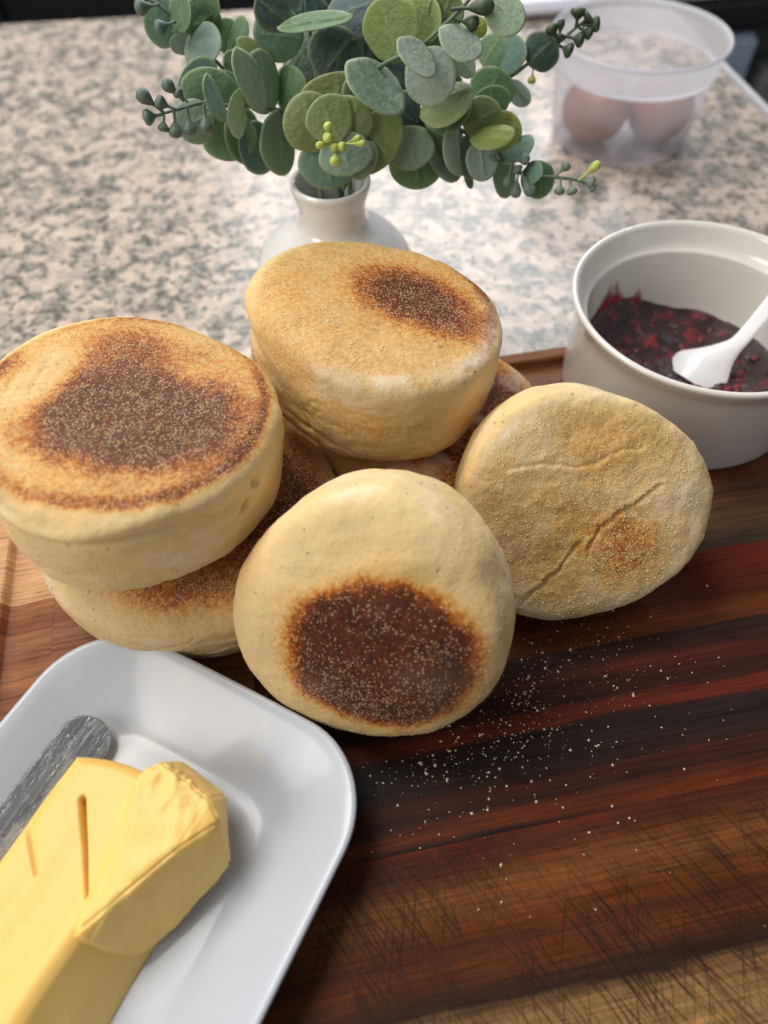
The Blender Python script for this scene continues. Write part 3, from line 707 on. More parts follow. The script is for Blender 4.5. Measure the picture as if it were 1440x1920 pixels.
for i in range(na + 1):
    a = 1.55 + 1.05 * i / na
    top = 0.012 + 0.021 * math.exp(-((a - 2.18) / 0.20) ** 2) + 0.008 * math.exp(-((a - 1.80) / 0.11) ** 2) + 0.003 * noise.noise((a * 9, 0, 0)) + 0.003 * noise.noise((a * 14, 0, 4))
    for j in range(nz + 1):
        z = 0.0075 + (top - 0.0075) * j / nz
        r = 0.0488 + (z - 0.012) * 0.04 - 0.0006 - 0.0006 * (1 - (j / nz) ** 3)
        v.append((r * math.cos(a), r * math.sin(a), z - 0.005)); edge.append(min(1, 2.2 * (1 - j / nz) ** 0.8) * min(1, min(i, na - i) / 4))
for i in range(na):
    for j in range(nz): f.append((i * (nz + 1) + j, (i + 1) * (nz + 1) + j, (i + 1) * (nz + 1) + j + 1, i * (nz + 1) + j + 1))
make('smear', v, f, SM, jam, attrs={'thick': edge})
BER = m_jam(); BER.name = 'berry'
for k in range(18):     # whole soft berries breaking the surface
    r = 0.044 * math.sqrt(random.random()); a = random.uniform(0, 2 * PI)
    bm = bmesh.new(); bmesh.ops.create_icosphere(bm, subdivisions=3, radius=random.uniform(0.0028, 0.0055))
    for q in bm.verts: q.co *= 1 + 0.28 * noise.noise(q.co * 420 + Vector((k, 0, 0)))
    for q in bm.verts: q.co.z *= 0.30
    me = bpy.data.meshes.new('berry'); bm.to_mesh(me); bm.free(); me.materials.append(BER)
    me.polygons.foreach_set('use_smooth', [True] * len(me.polygons))
    o = bpy.data.objects.new('berry', me); COL.objects.link(o); o.parent = jam; o.location = (r * math.cos(a), r * math.sin(a), JZ - 0.0046)

# spoon: handle plus flaring spade-shaped end dipping into the jam
PLAST = m_plain('white_plastic', (0.78, 0.78, 0.80), 0.28, 0.02)
J = Vector(at_z(1388, 640, 0.027)); H1 = Vector(at_z(1440, 578, 0.038)); hd = (H1 - J).normalized(); H2 = J + hd * 0.075
tipA = Vector(at_z(1270, 660, 0.0125)); tipB = Vector(at_z(1368, 712, 0.0125)); inner = Vector(at_z(1318, 700, 0.008))
spn = empty('spoon', inner, label='white plastic spoon with its flared end stuck in the berry jam', cat='spoon')
ax = hd; side = (tipA - tipB); side -= ax * side.dot(ax); side.normalize(); nrm = ax.cross(side).normalized()
rows = []
def row(c, wdt, bow, thick): rows.append((Vector(c), wdt, bow, thick))
mid = (tipA + tipB) / 2; wfull = (tipA - tipB).length / 2
deep = mid - hd * 0.010
row(deep, wfull * 0.95, 0.0045, 0.0016); row(mid - hd * 0.003, wfull * 1.02, 0.0045, 0.0016); row(mid, wfull, 0.0042, 0.0016)
for t_ in (0.2, 0.4, 0.55, 0.7, 0.85, 1.0):
    row(mid.lerp(J, t_), wfull * (1 - t_) ** 1.7 + 0.0034 * min(1, t_ * 1.3 + 0.1), 0.0042 * (1 - t_) , 0.0016 + 0.0012 * t_)
for t_ in (0.15, 0.35, 0.6, 1.0): row(J.lerp(H2, t_), 0.0034 + 0.0012 * t_, 0, 0.0026)
v, f = [], []; K = 13
for c, wd, bow, th in rows:
    for s_ in (1, -1):
        for i in range(K):
            x = (i / (K - 1) * 2 - 1); edgeT = th * 0.5 * math.sqrt(max(0, 1 - x ** 6)) * s_
            v.append(c + side * x * wd + nrm * (bow * (1 - x * x) + edgeT) - inner)
for j in range(len(rows) - 1):
    b0, b1 = j * 2 * K, (j + 1) * 2 * K
    ring0 = list(range(b0, b0 + K)) + list(range(b0 + 2 * K - 1, b0 + K - 1, -1)); ring1 = [x + 2 * K for x in ring0]
    for i in range(2 * K): k = (i + 1) % (2 * K); f.append((ring0[i], ring0[k], ring1[k], ring1[i]))
make('spoon_body', v, f, PLAST, spn).modifiers.new('sub', 'SUBSURF').render_levels = 1

# ------------------------------------------------------------------ plastic tub with two eggs
CC = Vector((0.1788, 0.5401, ZC))
tub = empty('plastic_tub', CC, label='frosted round plastic tub holding two brown eggs at the back', cat='tub')
FR1 = m_frost('frosted_plastic', 0.27); FR2 = m_frost('frosted_rim_plastic', 0.86)
v, f = lathe(smooth_prof([(0.0, 0.001), (0.040, 0.001), (0.0455, 0.0015), (0.0478, 0.004), (0.0490, 0.012), (0.0520, 0.035), (0.0537, 0.0485)], 5), 96)
make('wall', v, f, FR1, tub)
v, f = lathe(smooth_prof([(0.0537, 0.0485), (0.0541, 0.0500), (0.0556, 0.0515), (0.0560, 0.054), (0.0566, 0.0655), (0.0572, 0.0685), (0.0582, 0.0696), (0.0590, 0.0690), (0.0590, 0.0672), (0.0580, 0.0665)], 5), 96)
make('rim', v, f, FR2, tub)
EGG = m_plain('egg_shell', (0.34, 0.13, 0.10), 0.45, 0.08, 90)
def egg(loc, rot, lab):
    prof = []
    for i in range(25):
        a = -PI / 2 + PI * i / 24; z = 0.0285 * math.sin(a); r = 0.0222 * math.cos(a) * (1 - 0.10 * math.sin(a))
        prof.append((max(r, 0) if 0 < i < 24 else 0, z))
    v, f = lathe(prof, 40); o = make('egg', v, f, EGG); o.location = loc; o.rotation_euler = rot
    tag(o, lab, 'egg', 'brown eggs in the plastic tub'); return o
egg(CC + Vector((-0.0225, -0.010, 0.0245)), (1.25, -0.15, 0.2), 'brown egg in the frosted tub, the one nearer the leaves')
egg(CC + Vector((0.0235, -0.010, 0.0245)), (1.2, 0.2, -0.15), 'brown egg in the frosted tub, the one nearer the counter corner')

# ------------------------------------------------------------------ vase
VC = Vector((-0.0206, 0.3004, ZC))
vase = empty('vase', VC, label='small white glazed bottle vase holding the eucalyptus, behind the top muffin', cat='vase')
vp = [(0.0, 0.0015), (0.026, 0.0015), (0.0285, 0.0), (0.031, 0.001), (0.0345, 0.010), (0.0385, 0.026), (0.0400, 0.043), (0.0388, 0.058), (0.0342, 0.070), (0.0265, 0.0780), (0.0188, 0.0825), (0.0156, 0.0856), (0.0150, 0.090),
      (0.0153, 0.0945), (0.0168, 0.0995), (0.0177, 0.1030), (0.0174, 0.1046), (0.0164, 0.1050), (0.0150, 0.1040), (0.0138, 0.1000), (0.0130, 0.092), (0.0130, 0.082), (0.020, 0.070), (0.030, 0.055)]
v, f = lathe(smooth_prof(vp, 5), 96)
make('vessel', v, f, m_glaze('vase_glaze', (0.84, 0.83, 0.81), 0.08, 0, 0.6, 0.04), vase)

# ------------------------------------------------------------------ eucalyptus
LEAFMESH = {}
def leaf_mesh(kind):
    """unit leaf: base at y=0, tip at y=1, half width about 0.5, real thickness; kind picks outline and cup"""
    if kind in LEAFMESH: return LEAFMESH[kind]
    r = random.Random(kind * 13 + 1)
    obov = (0.62, 0.55, 0.5, 0.42)[kind % 4]; cup = (0.10, 0.16, -0.06, 0.20)[kind % 4]; bend = r.uniform(-0.12, 0.12)
    NA, NR = 36, 7; v, rim, rib = [], [], []
    ctr = (0.0, 0.5)
    def surf(a, k):
        s = math.sin(a); c = math.cos(a)
        yy = 0.5 + 0.5 * s * k; wid = 0.5 * (1 + (obov - 0.5) * 0.6 * s)
        wob = 1 + 0.02 * math.sin(3 * a + kind) + 0.015 * math.sin(5 * a + 2 * kind)
        if s < -0.7: wid *= 1 - 0.28 * (-s - 0.7) / 0.3
        x = wid * c * k * wob
        z = cup * (k * k) * (0.55 * c * c + 0.45 * s * s) + bend * (yy - 0.5) ** 2 * 2 - 0.025 * math.exp(-(x / 0.03) ** 2)
        return (x, yy, z)
    th = 0.011
    for side in (1, -1):
        for j in range(NR + 1):
            k = (j / NR) ** 0.8
            for i in range(NA):
                p = surf(2 * PI * i / NA, k)
                v.append((p[0], p[1], p[2] + side * th * (1 - 0.6 * k ** 8)))
                rim.append(max(0, (k - 0.86) / 0.14)); rib.append(math.exp(-(p[0] / 0.018) ** 2) * (p[1] < 0.85))
    f = []; M_ = (NR + 1) * NA
    for j in range(NR):
        for i in range(NA):
            k = (i + 1) % NA; q = (j * NA + i, j * NA + k, (j + 1) * NA + k, (j + 1) * NA + i)
            f.append(q); f.append(tuple(M_ + x for x in reversed(q)))
    for i in range(NA):
        k = (i + 1) % NA; f.append((NR * NA + i, NR * NA + k, M_ + NR * NA + k, M_ + NR * NA + i))
    o = make('leaf', v, f, LEAF, attrs={'rim': rim, 'rib': rib}); me = o.data; bpy.data.objects.remove(o)
    LEAFMESH[kind] = me; return me
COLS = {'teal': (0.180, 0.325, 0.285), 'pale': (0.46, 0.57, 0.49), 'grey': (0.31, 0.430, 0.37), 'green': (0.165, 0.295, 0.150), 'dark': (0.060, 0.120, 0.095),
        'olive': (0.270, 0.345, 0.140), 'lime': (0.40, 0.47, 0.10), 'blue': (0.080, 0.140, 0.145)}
def leaf(root, bx, by, tx, ty, wpx, dist, col, tw=None, dd=0.0, flip=1):
    """a leaf whose base and tip sit at a given distance in the bouquet"""
    B = at_d(bx, by, dist); T_ = at_d(tx, ty, dist + dd)
    Ld = T_ - B; L = Ld.length; Yd = Ld.normalized()
    view = ((B + T_) / 2 - CAMP).normalized()
    Lpx = math.hypot(tx - bx, ty - by); true_w = max(wpx, 0.80 * Lpx) if tw is None else tw
    X0 = Yd.cross(view).normalized(); N0 = X0.cross(Yd)
    phi = math.acos(min(1, wpx / true_w)) * flip
    X = X0 * math.cos(phi) + N0 * math.sin(phi); N = X.cross(Yd)
    wsc = true_w / F_PX * ((B + T_) / 2 - CAMP).length
    o = bpy.data.objects.new('leaf', leaf_mesh(random.randrange(4))); COL.objects.link(o)
    jit = [1 + random.uniform(-0.14, 0.14) for _ in range(3)]; c = COLS[col]
    o.color = (c[0] * jit[0], c[1] * jit[0] * (1 + (jit[1] - 1) * .3), c[2] * jit[0] * jit[2], 1)
    o.parent = root
    mw = Matrix(((X.x * wsc, Yd.x * L, N.x * L, B.x), (X.y * wsc, Yd.y * L, N.y * L, B.y), (X.z * wsc, Yd.z * L, N.z * L, B.z), (0, 0, 0, 1)))
    o.matrix_world = mw; o.matrix_parent_inverse = root.matrix_world.inverted() if False else Matrix.Identity(4)
    o.matrix_basis = Matrix.Translation(-root.location) @ mw
    return o
STEMC = m_plain('eucalyptus_stem', (0.11, 0.16, 0.11), 0.5, 0.15, 200)
def stem(root, path_px, r0=0.0012, r1=0.0006, from_vase=True):
    P = [at_d(*p) for p in path_px]
    if from_vase: P = [VC + Vector((random.uniform(-0.008, 0.008), random.uniform(-0.008, 0.008), 0.055)), VC + Vector((random.uniform(-0.009, 0.009), random.uniform(-0.009, 0.006), 0.103))] + P
    P = spline(P, 6); v, f = tube([p - root.location for p in P], [r0 + (r1 - r0) * i / (len(P) - 1) for i in range(len(P))])
    return make('stem', v, f, STEMC, root)
BUDM = {}
def bud_mat(name, col):
    if name not in BUDM: BUDM[name] = m_plain('bud_' + name, col, 0.5, 0.2, 300)
    return BUDM[name]
BC = {'green': (0.10, 0.15, 0.12), 'dark': (0.045, 0.075, 0.04), 'lime': (0.46, 0.55, 0.13), 'grey': (0.16, 0.22, 0.18)}
def bud(root, sx, sy, ex, ey, wpx, dist, col='green', dd=0.0):
    A = at_d(sx, sy, dist); B = at_d(ex, ey, dist + dd); Ld = B - A; L = Ld.length
    r = wpx / 2 / F_PX * dist
    prof = [(0.0, 0.0), (0.22 * r, 0.02 * L), (0.22 * r, 0.35 * L), (0.55 * r, 0.50 * L), (0.95 * r, 0.68 * L), (1.0 * r, 0.80 * L), (0.75 * r, 0.94 * L), (0.0, L)]
    v, f = lathe(smooth_prof(prof, 3), 12)
    q = Ld.to_track_quat('Z', 'Y')
    o = make('bud', v, f, bud_mat(col, BC[col]), root)
    o.matrix_basis = Matrix.Translation(A - root.location) @ q.to_matrix().to_4x4()
    return o
def sprig(lab):
    return empty('eucalyptus_sprig', VC + Vector((0, 0, 0.055)), label=lab, cat='eucalyptus', group='eucalyptus sprigs in the vase')
# 1 upper left
s = sprig('dark teal sprig reaching up to the upper left, tip cut by the photo edge'); D_ = 0.365
stem(s, [(560, 250, .355), (470, 170, .36), (415, 125, D_), (355, 60, D_), (300, 12, D_), (262, -8, D_)])
leaf(s, 345, 52, 268, 32, 66, D_ + .004, 'teal'); leaf(s, 338, 62, 340, -16, 32, D_ - .006, 'green'); leaf(s, 352, 58, 410, 20, 62, D_, 'green')
leaf(s, 352, 122, 400, 44, 48, D_ - .006, 'grey'); leaf(s, 365, 95, 322, 58, 42, D_ + .004, 'teal'); leaf(s, 400, 40, 386, -22, 24, D_, 'green')
leaf(s, 420, 100, 432, 34, 46, D_ + .003, 'green'); leaf(s, 428, 114, 455, 28, 28, D_ - .004, 'green', 40); leaf(s, 350, 90, 318, 78, 26, D_ + .004, 'grey')
bud(s, 300, 8, 252, 16, 22, D_ - .004); bud(s, 330, 40, 290, 56, 22, D_ - .008)
# 2 left with buds
s = sprig('grey green sprig pointing left with a row of hanging seed buds at its tip'); D_ = 0.335
stem(s, [(560, 230, .345), (480, 200, .335), (420, 198, D_), (385, 192, D_), (340, 203, D_), (304, 213, D_)])
leaf(s, 395, 175, 345, 128, 80, D_ + .012, 'teal'); leaf(s, 395, 205, 394, 125, 92, D_ + .006, 'green'); leaf(s, 386, 137, 422, 228, 26, D_ - .010, 'grey')
leaf(s, 452, 165, 446, 260, 30, D_ - .006, 'pale'); leaf(s, 440, 88, 494, 212, 42, D_ - .008, 'pale', 70); leaf(s, 400, 215, 330, 240, 66, D_ + .004, 'grey')
leaf(s, 420, 205, 440, 302, 90, D_ + .010, 'green'); leaf(s, 478, 225, 488, 328, 66, D_ + .014, 'teal'); leaf(s, 520, 205, 530, 330, 56, D_ + .004, 'grey')
leaf(s, 490, 90, 498, 215, 64, D_ + .004, 'grey'); leaf(s, 470, 120, 490, 82, 66, D_ + .012, 'olive'); leaf(s, 420, 190, 410, 130, 60, D_ + .014, 'teal')
leaf(s, 455, 195, 470, 310, 60, D_ + .012, 'green'); leaf(s, 430, 150, 470, 110, 60, D_ + .016, 'green')
for q in ((308, 212, 256, 170, 22), (306, 214, 268, 222, 24), (308, 216, 306, 248, 18), (345, 190, 305, 150, 20), (352, 192, 328, 168, 18), (330, 206, 290, 188, 22),
          (326, 208, 330, 260, 22), (350, 200, 358, 256, 22), (382, 195, 388, 252, 22)): bud(s, *q, D_ - .006, 'green')
# 4 top centre dark
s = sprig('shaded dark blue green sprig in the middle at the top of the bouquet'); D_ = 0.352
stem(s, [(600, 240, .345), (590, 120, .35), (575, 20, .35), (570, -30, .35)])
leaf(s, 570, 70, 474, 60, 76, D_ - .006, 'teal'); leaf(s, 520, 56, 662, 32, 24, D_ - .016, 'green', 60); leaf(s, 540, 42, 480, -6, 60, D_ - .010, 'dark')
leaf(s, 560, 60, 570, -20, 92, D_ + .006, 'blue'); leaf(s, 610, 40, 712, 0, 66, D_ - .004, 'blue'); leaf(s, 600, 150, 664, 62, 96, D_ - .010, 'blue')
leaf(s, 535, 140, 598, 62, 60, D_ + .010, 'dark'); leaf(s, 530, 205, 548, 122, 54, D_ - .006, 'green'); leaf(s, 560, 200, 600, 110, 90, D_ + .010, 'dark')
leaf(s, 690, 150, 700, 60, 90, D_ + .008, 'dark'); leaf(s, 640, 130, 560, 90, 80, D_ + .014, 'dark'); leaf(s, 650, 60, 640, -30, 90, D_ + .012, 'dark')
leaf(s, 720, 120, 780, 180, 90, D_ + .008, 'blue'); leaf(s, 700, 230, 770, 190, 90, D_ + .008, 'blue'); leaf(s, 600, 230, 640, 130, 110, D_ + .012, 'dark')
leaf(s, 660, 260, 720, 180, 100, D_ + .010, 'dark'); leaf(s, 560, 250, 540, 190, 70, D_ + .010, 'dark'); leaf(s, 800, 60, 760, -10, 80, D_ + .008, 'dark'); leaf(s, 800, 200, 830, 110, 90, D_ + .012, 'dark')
# 3 centre facing the viewer
s = sprig('olive sprig in the centre facing the viewer, bright yellow green buds at its heart'); D_ = 0.312
stem(s, [(625, 330, .338), (628, 300, .325), (630, 272, .306)])
leaf(s, 600, 285, 566, 172, 96, D_ + .010, 'olive'); leaf(s, 640, 265, 598, 182, 80, D_ + .002, 'olive'); leaf(s, 638, 262, 676, 186, 78, D_ + .004, 'olive')
leaf(s, 640, 245, 655, 330, 92, D_ + .003, 'grey'); leaf(s, 612, 260, 620, 356, 104, D_ + .014, 'teal'); leaf(s, 668, 230, 736, 300, 112, D_ + .008, 'olive'); leaf(s, 640, 220, 630, 134, 120, D_ + .016, 'olive')
leaf(s, 655, 280, 700, 320, 66, D_ + .005, 'grey')
for q in ((628, 262, 611, 230, 15), (630, 268, 609, 254, 19), (628, 270, 592, 273, 12), (622, 272, 648, 276, 15), (644, 270, 686, 268, 11), (650, 268, 676, 256, 9), (630, 272, 628, 312, 19), (640, 266, 622, 280, 14)): bud(s, *q, D_ - .008, 'lime', -.003)
# 5 upper right, pale
s = sprig('pale dusty sprig at the upper right with large oval leaves and a long stem'); D_ = 0.322
stem(s, [(640, 260, .345), (690, 150, .330), (720, 120, D_), (785, 88, D_ - .003), (835, 45, D_ - .004), (875, 5, D_ - .004), (890, -20, D_ - .004)])
leaf(s, 750, 118, 712, -6, 88, D_, 'olive'); leaf(s, 782, 88, 800, -10, 64, D_ + .004, 'olive'); leaf(s, 828, 52, 845, -14, 58, D_ + .002, 'olive')
leaf(s, 745, 73, 815, 142, 40, D_ - .014, 'pale', 80); leaf(s, 823, 54, 904, 100, 44, D_ - .010, 'pale', 70); leaf(s, 912, -5, 980, 52, 54, D_ - .002, 'pale')
leaf(s, 762, 120, 850, 168, 86, D_ - .006, 'pale'); leaf(s, 700, 128, 704, 216, 96, D_ + .004, 'grey', 116); leaf(s, 648, 118, 756, 210, 62, D_ - .006, 'grey')
leaf(s, 820, 60, 890, 50, 26, D_ - .002, 'grey'); leaf(s, 850, 92, 886, 144, 32, D_ + .006, 'pale'); leaf(s, 880, 62, 912, 42, 30, D_ + .006, 'lime'); leaf(s, 795, 70, 850, 90, 48, D_ + .004, 'grey')
leaf(s, 730, 190, 782, 232, 66, D_ + .014, 'blue'); leaf(s, 785, 215, 884, 158, 56, D_ + .002, 'olive'); leaf(s, 760, 236, 780, 318, 78, D_ + .004, 'grey'); leaf(s, 780, 235, 782, 356, 98, D_ + .014, 'green')
leaf(s, 800, 240, 880, 170, 70, D_ + .014, 'green'); leaf(s, 730, 250, 800, 230, 80, D_ + .018, 'dark')
bud(s, 845, 18, 928, 10, 24, D_ - .006, 'dark'); bud(s, 850, 38, 899, 44, 22, D_ - .004, 'dark')
# 6 right, dark buds
s = sprig('dark green sprig reaching right with small dark buds against the plastic tub'); D_ = 0.372
stem(s, [(700, 250, .350), (840, 215, .36), (915, 165, .37), (960, 142, D_), (992, 118, D_), (1045, 82, D_), (1088, 46, D_), (1114, 44, D_)])
leaf(s, 990, 122, 1040, 72, 60, D_ - .004, 'dark'); leaf(s, 940, 142, 970, 64, 46, D_, 'teal'); leaf(s, 905, 125, 940, 66, 50, D_ + .004, 'green'); leaf(s, 905, 212, 938, 127, 74, D_ - .006, 'green')
leaf(s, 955, 150, 992, 196, 30, D_ + .004, 'pale'); leaf(s, 930, 200, 900, 130, 50, D_ + .006, 'green')
for q in ((1080, 52, 1086, 12, 24), (1090, 46, 1108, 28, 24), (1092, 48, 1126, 44, 22), (1085, 52, 1112, 64, 20), (1062, 68, 1096, 76, 22), (1045, 84, 1074, 98, 22), (1047, 80, 1030, 46, 20), (1048, 78, 1053, 34, 12), (1046, 84, 1052, 62, 14)): bud(s, *q, D_ - .003, 'dark')
bud(s, 1000, 128, 996, 158, 13, D_ - .003, 'lime')
# 7 lower right with buds
s = sprig('yellow green sprig drooping to the lower right, thin bud twigs at its end'); D_ = 0.338
stem(s, [(690, 250, .345), (785, 222, D_), (835, 232, D_), (885, 255, D_), (935, 288, D_), (985, 330, D_), (1040, 332, D_), (1092, 340, D_), (1115, 350, D_)])
leaf(s, 868, 238, 940, 204, 66, D_ - .004, 'olive'); leaf(s, 880, 256, 966, 240, 36, D_ - .010, 'lime', 70); leaf(s, 905, 262, 978, 236, 66, D_ + .004, 'lime')
leaf(s, 822, 228, 862, 338, 56, D_ + .004, 'grey'); leaf(s, 852, 232, 866, 330, 40, D_ - .004, 'pale', 70); leaf(s, 898, 262, 908, 340, 54, D_ - .006, 'pale'); leaf(s, 878, 250, 884, 338, 44, D_ + .002, 'grey')
leaf(s, 932, 298, 1000, 256, 34, D_ + .002, 'teal', 60); leaf(s, 1005, 300, 1016, 372, 56, D_ + .002, 'green'); leaf(s, 940, 295, 948, 372, 38, D_ + .004, 'grey'); leaf(s, 985, 345, 1010, 302, 30, D_ - .002, 'teal')
leaf(s, 925, 222, 920, 160, 60, D_ + .008, 'green'); leaf(s, 872, 320, 884, 354, 14, D_ + .004, 'green')
for q in ((960, 305, 950, 352, 16), (972, 320, 966, 372, 18), (975, 318, 996, 368, 18), (955, 300, 994, 298, 18), (960, 305, 975, 322, 18), (985, 332, 1000, 362, 16), (930, 285, 922, 300, 18),
          (1042, 330, 1068, 306, 16), (1052, 334, 1048, 366, 18), (1068, 336, 1074, 366, 18), (1090, 338, 1116, 344, 20), (1098, 342, 1116, 356, 14)): bud(s, *q, D_ - .003, 'grey')
bud(s, 1085, 338, 1126, 304, 15, D_ - .003, 'lime')

# ------------------------------------------------------------------ butter dish
ea = math.radians(62); E1 = Vector((math.cos(ea), math.sin(ea), 0)); N1 = Vector((math.sin(ea), -math.cos(ea), 0))
DCN, DTOP = -0.0930, 0.0615
DL = 0.20
dc = E1 * (DTOP - DL / 2) + N1 * DCN
dish = empty('butter_dish', (dc.x, dc.y, 0), (0, 0, ea - PI / 2), 'white rectangular dish with rounded corners and a sloped rim holding butter', 'dish')
def rrect(hw, hl, r, n=14, bow=0.0):
    out = []
    for cx, cy, a0 in ((hw - r, hl - r, 0), (-hw + r, hl - r, PI / 2), (-hw + r, -hl + r, PI), (hw - r, -hl + r, 1.5 * PI)):
        for i in range(n + 1):
            a = a0 + PI / 2 * i / n; out.append((cx + r * math.cos(a), cy + r * math.sin(a)))
    # split the straights and bow them
    res = []
    for (x0, y0), (x1, y1) in zip(out, out[1:] + out[:1]):
        d = math.hypot(x1 - x0, y1 - y0); k = 10 if d > 0.01 else 1
        for i in range(k): res.append((x0 + (x1 - x0) * i / k, y0 + (y1 - y0) * i / k))
    return [(x * (1 + bow * (1 - (y / hl) ** 2)), y * (1 + bow * (1 - (x / hw) ** 2))) for x, y in res]
levels = [(0.0340, 0.0010, 0.012), (0.0355, 0.0, 0.013), (0.0385, 0.0008, 0.015), (0.0430, 0.0035, 0.018), (0.0520, 0.0105, 0.024), (0.0578, 0.0155, 0.027), (0.0594, 0.0170, 0.028), (0.0600, 0.0182, 0.0285), (0.0595, 0.0190, 0.028), (0.0582, 0.0189, 0.027),
          (0.0550, 0.0172, 0.026), (0.0480, 0.0132, 0.022), (0.0410, 0.0094, 0.018), (0.0365, 0.0072, 0.016), (0.0340, 0.0063, 0.014), (0.0325, 0.0060, 0.013)]
v, f, n0 = [], [], None
for hw, z, r in levels:
    ring = rrect(hw, hw + (DL / 2 - 0.06), r, bow=0.012); n0 = len(ring); v += [(x, y, z) for x, y in ring]
for j in range(len(levels) - 1):
    for i in range(n0): k = (i + 1) % n0; f.append((j * n0 + i, j * n0 + k, (j + 1) * n0 + k, (j + 1) * n0 + i))
f.append(tuple(range(n0 - 1, -1, -1))); f.append(tuple((len(levels) - 1) * n0 + i for i in range(n0)))
make('dish_body', v, f, DISHM, dish)

# butter stick: subdivided block with cuts in its top
FLZ = 0.0060
stick = empty('butter_stick', E1 * -0.03 + N1 * -0.094 + Vector((0, 0, FLZ + 0.0003)), (0, 0, ea - PI / 2), 'big block of yellow butter in the dish with knife slits in its top', 'butter')
def to_stick(p): q = p - Vector(stick.location); return (q.dot(N1), q.dot(E1))
slit = [to_stick(at_z(x, y, 0.030)) for x, y in ((154, 1498), (160, 1590), (163, 1685))]
slit2 = [to_stick(at_z(x, y, 0.030)) for x, y in ((55, 1550), (68, 1640))]
HT = 0.0238
nx, ny, nz_ = 180, 260, 26
xl, xr, y0_, y1_ = -0.0235, 0.0225, -0.085, 0.0530
def stick_pt(a, b, c):   # a,b,c in 0..1
    xr = 0.0225 - 0.0125 * c
    x = xl + (xr - xl) * a; y = y0_ + (y1_ - y0_) * b; z = HT * c
    ch = 0.011                                           # cut-off corner at the far left and rounded corners
    e = y1_ - 0.0055 * (1 - min(1, (x - xl) / 0.020)) ** 2 - 0.010 * max(0, (x - 0.004) / 0.02) ** 2
    if b > 0.5: y = y0_ + (y1_ - y0_) * 0.5 + (e - (y0_ + (y1_ - y0_) * 0.5)) * (b - 0.5) * 2
    rx = min(x - xl, xr - x); ry = e - y
    edge = min(rx, ry)
    if c > 0.5 and edge < 0.004: z -= 0.0018 * (1 - edge / 0.004) ** 2 * (c - 0.5) * 2
    z += (0.0005 * noise.noise((x * 60, y * 40, 0)) + 0.00015 * noise.noise((x * 260, y * 18, 5))) * c
    x += 0.0006 * noise.noise((y * 50, z * 120, 9)); y += 0.0006 * noise.noise((x * 70, z * 120, 2))
    if c > 0.99:
        for pl, dp, wd in ((slit, 0.0080, 0.00042), (slit2, 0.0012, 0.0009)):
            s_, _ = seg_dist(np.array([x]), np.array([y]), pl)
            t = max(0, min(1, (y - pl[-1][1]) / max(1e-6, pl[0][1] - pl[-1][1])))
            wloc = wd * (0.45 + 1.0 * t)
            z -= dp * math.exp(-(s_[0] / wloc) ** 2)
    return (x, y, z)
xs = np.concatenate([np.linspace(0, 1, nx)]); 
v, f = [], []
idx = {}
def vid(i, j, k):
    key = (i, j, k)
    if key not in idx: idx[key] = len(v); v.append(stick_pt(i / (nx - 1), (j / (ny - 1)), k / (nz_ - 1)))
    return idx[key]
for j in range(ny - 1):
    for i in range(nx - 1): f.append((vid(i, j, nz_ - 1), vid(i + 1, j, nz_ - 1), vid(i + 1, j + 1, nz_ - 1), vid(i, j + 1, nz_ - 1)))
for k in range(nz_ - 1):
    for i in range(nx - 1):
        f.append((vid(i, ny - 1, k), vid(i, ny - 1, k + 1), vid(i + 1, ny - 1, k + 1), vid(i + 1, ny - 1, k)))
        f.append((vid(i, 0, k), vid(i + 1, 0, k), vid(i + 1, 0, k + 1), vid(i, 0, k + 1)))
    for j in range(ny - 1):
        f.append((vid(nx - 1, j, k), vid(nx - 1, j + 1, k), vid(nx - 1, j + 1, k + 1), vid(nx - 1, j, k + 1)))
        f.append((vid(0, j, k), vid(0, j, k + 1), vid(0, j + 1, k + 1), vid(0, j + 1, k)))
f.append((vid(0, 0, 0), vid(0, ny - 1, 0), vid(nx - 1, ny - 1, 0), vid(nx - 1, 0, 0)))
make('butter_block', v, f, BUTTER, stick)

# cut slice resting against the block
sl = [(137, 1755, .0325), (262, 1447, .0345), (302, 1428, .0345), (345, 1455, .0350), (392, 1497, .0345), (412, 1540, .0325), (330, 1594, .0345), (215, 1690, .0345),
      (432, 1622, .0125), (402, 1660, .0105), (325, 1745, .0105), (265, 1790, .0120), (215, 1792, .0190), (160, 1772, .0290)]
hp = [at_z(*q) for q in sl]
back = [p + Vector((0.001, 0.006, -0.018)) for p in (hp[1], hp[2], hp[4])] + [p + Vector((-0.003, 0.002, -0.006)) for p in (hp[0], hp[11])]
cen = sum(hp, Vector()) / len(hp)
bm = bmesh.new()
for p in hp + back: bm.verts.new(p - cen)
bmesh.ops.convex_hull(bm, input=bm.verts[:])
bmesh.ops.delete(bm, geom=[q for q in bm.verts if not q.link_faces], context='VERTS')
bmesh.ops.dissolve_limit(bm, angle_limit=math.radians(6), verts=bm.verts[:], edges=bm.edges[:])
bmesh.ops.bevel(bm, geom=bm.edges[:], offset=0.0008, segments=2, affect='EDGES')
bmesh.ops.triangulate(bm, faces=bm.faces[:])
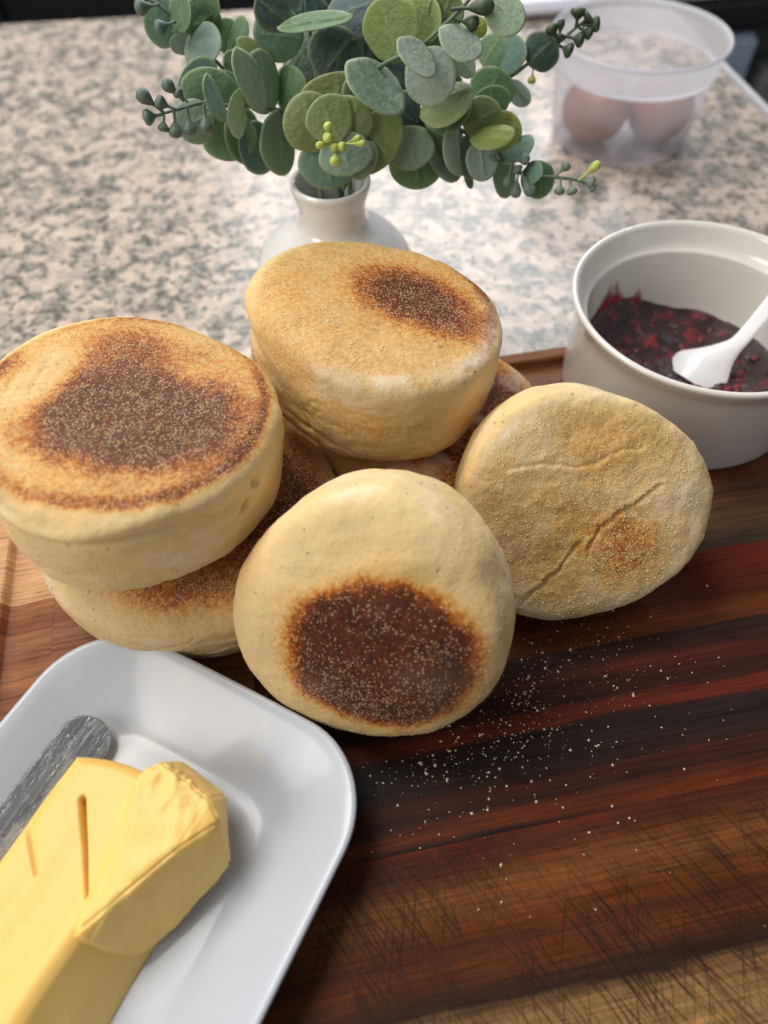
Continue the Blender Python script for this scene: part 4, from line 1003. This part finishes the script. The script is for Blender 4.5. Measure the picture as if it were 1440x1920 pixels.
for _ in range(4):
    long = [e for e in bm.edges if e.calc_length() > 0.0011]
    if not long: break
    bmesh.ops.subdivide_edges(bm, edges=long, cuts=1); bmesh.ops.triangulate(bm, faces=[q for q in bm.faces if len(q.verts) > 3])
bm.normal_update()
fr_ = at_z(345, 1440, .036) - cen
for q in bm.verts:
    p = q.co
    d = 0.00035 * noise.noise(p * 160) + 0.0002 * noise.noise(Vector((p.x * 500, p.y * 120, p.z * 300)))
    rag = math.exp(-((p - fr_).length / 0.010) ** 2)          # torn ragged end
    d += rag * (0.0018 * noise.noise(p * 230 + Vector((4, 0, 0))) + 0.0012 * noise.noise(p * 520))
    q.co = p + q.normal * d
me = bpy.data.meshes.new('butter_slice'); bm.to_mesh(me); bm.free(); me.materials.append(BUTTER); me.polygons.foreach_set('use_smooth', [True] * len(me.polygons))
slc = bpy.data.objects.new('butter_slice', me); COL.objects.link(slc); slc.location = cen
tag(slc, 'thick cut slice of butter with a torn end leaning on the big butter block', 'butter')

# knife blade under the butter
kn = empty('butter_knife', E1 * 0.0 + N1 * -0.1275 + Vector((0, 0, 0.0120)), (0, 0, ea - PI / 2), 'scratched steel knife blade lying in the dish beside the butter block', 'knife')
v, f = [], []; hw = 0.0088
out = []
for i in range(19):
    a = PI * i / 18; out.append((hw * math.cos(a), 0.0235 + 0.0085 * math.sin(a)))
out = [(hw, -0.09)] + out + [(-hw, -0.09)]
tl = math.radians(-22)
for s_, sc in ((0.0009, 0.90), (-0.0002, 1.0), (-0.0009, 0.92)):
    for x, y in out:
        X = x * sc; Z = s_; v.append((X * math.cos(tl) - Z * math.sin(tl), y if y < 0 else y - (1 - sc) * 0.006, X * math.sin(tl) + Z * math.cos(tl) + 0.0012))
k_ = len(out)
for j in range(2):
    for i in range(k_): m = (i + 1) % k_; f.append((j * k_ + i, j * k_ + m, (j + 1) * k_ + m, (j + 1) * k_ + i))
f.append(tuple(range(k_))); f.append(tuple(2 * k_ + i for i in range(k_ - 1, -1, -1)))
make('blade', v, f, STEEL, kn, smooth=False)
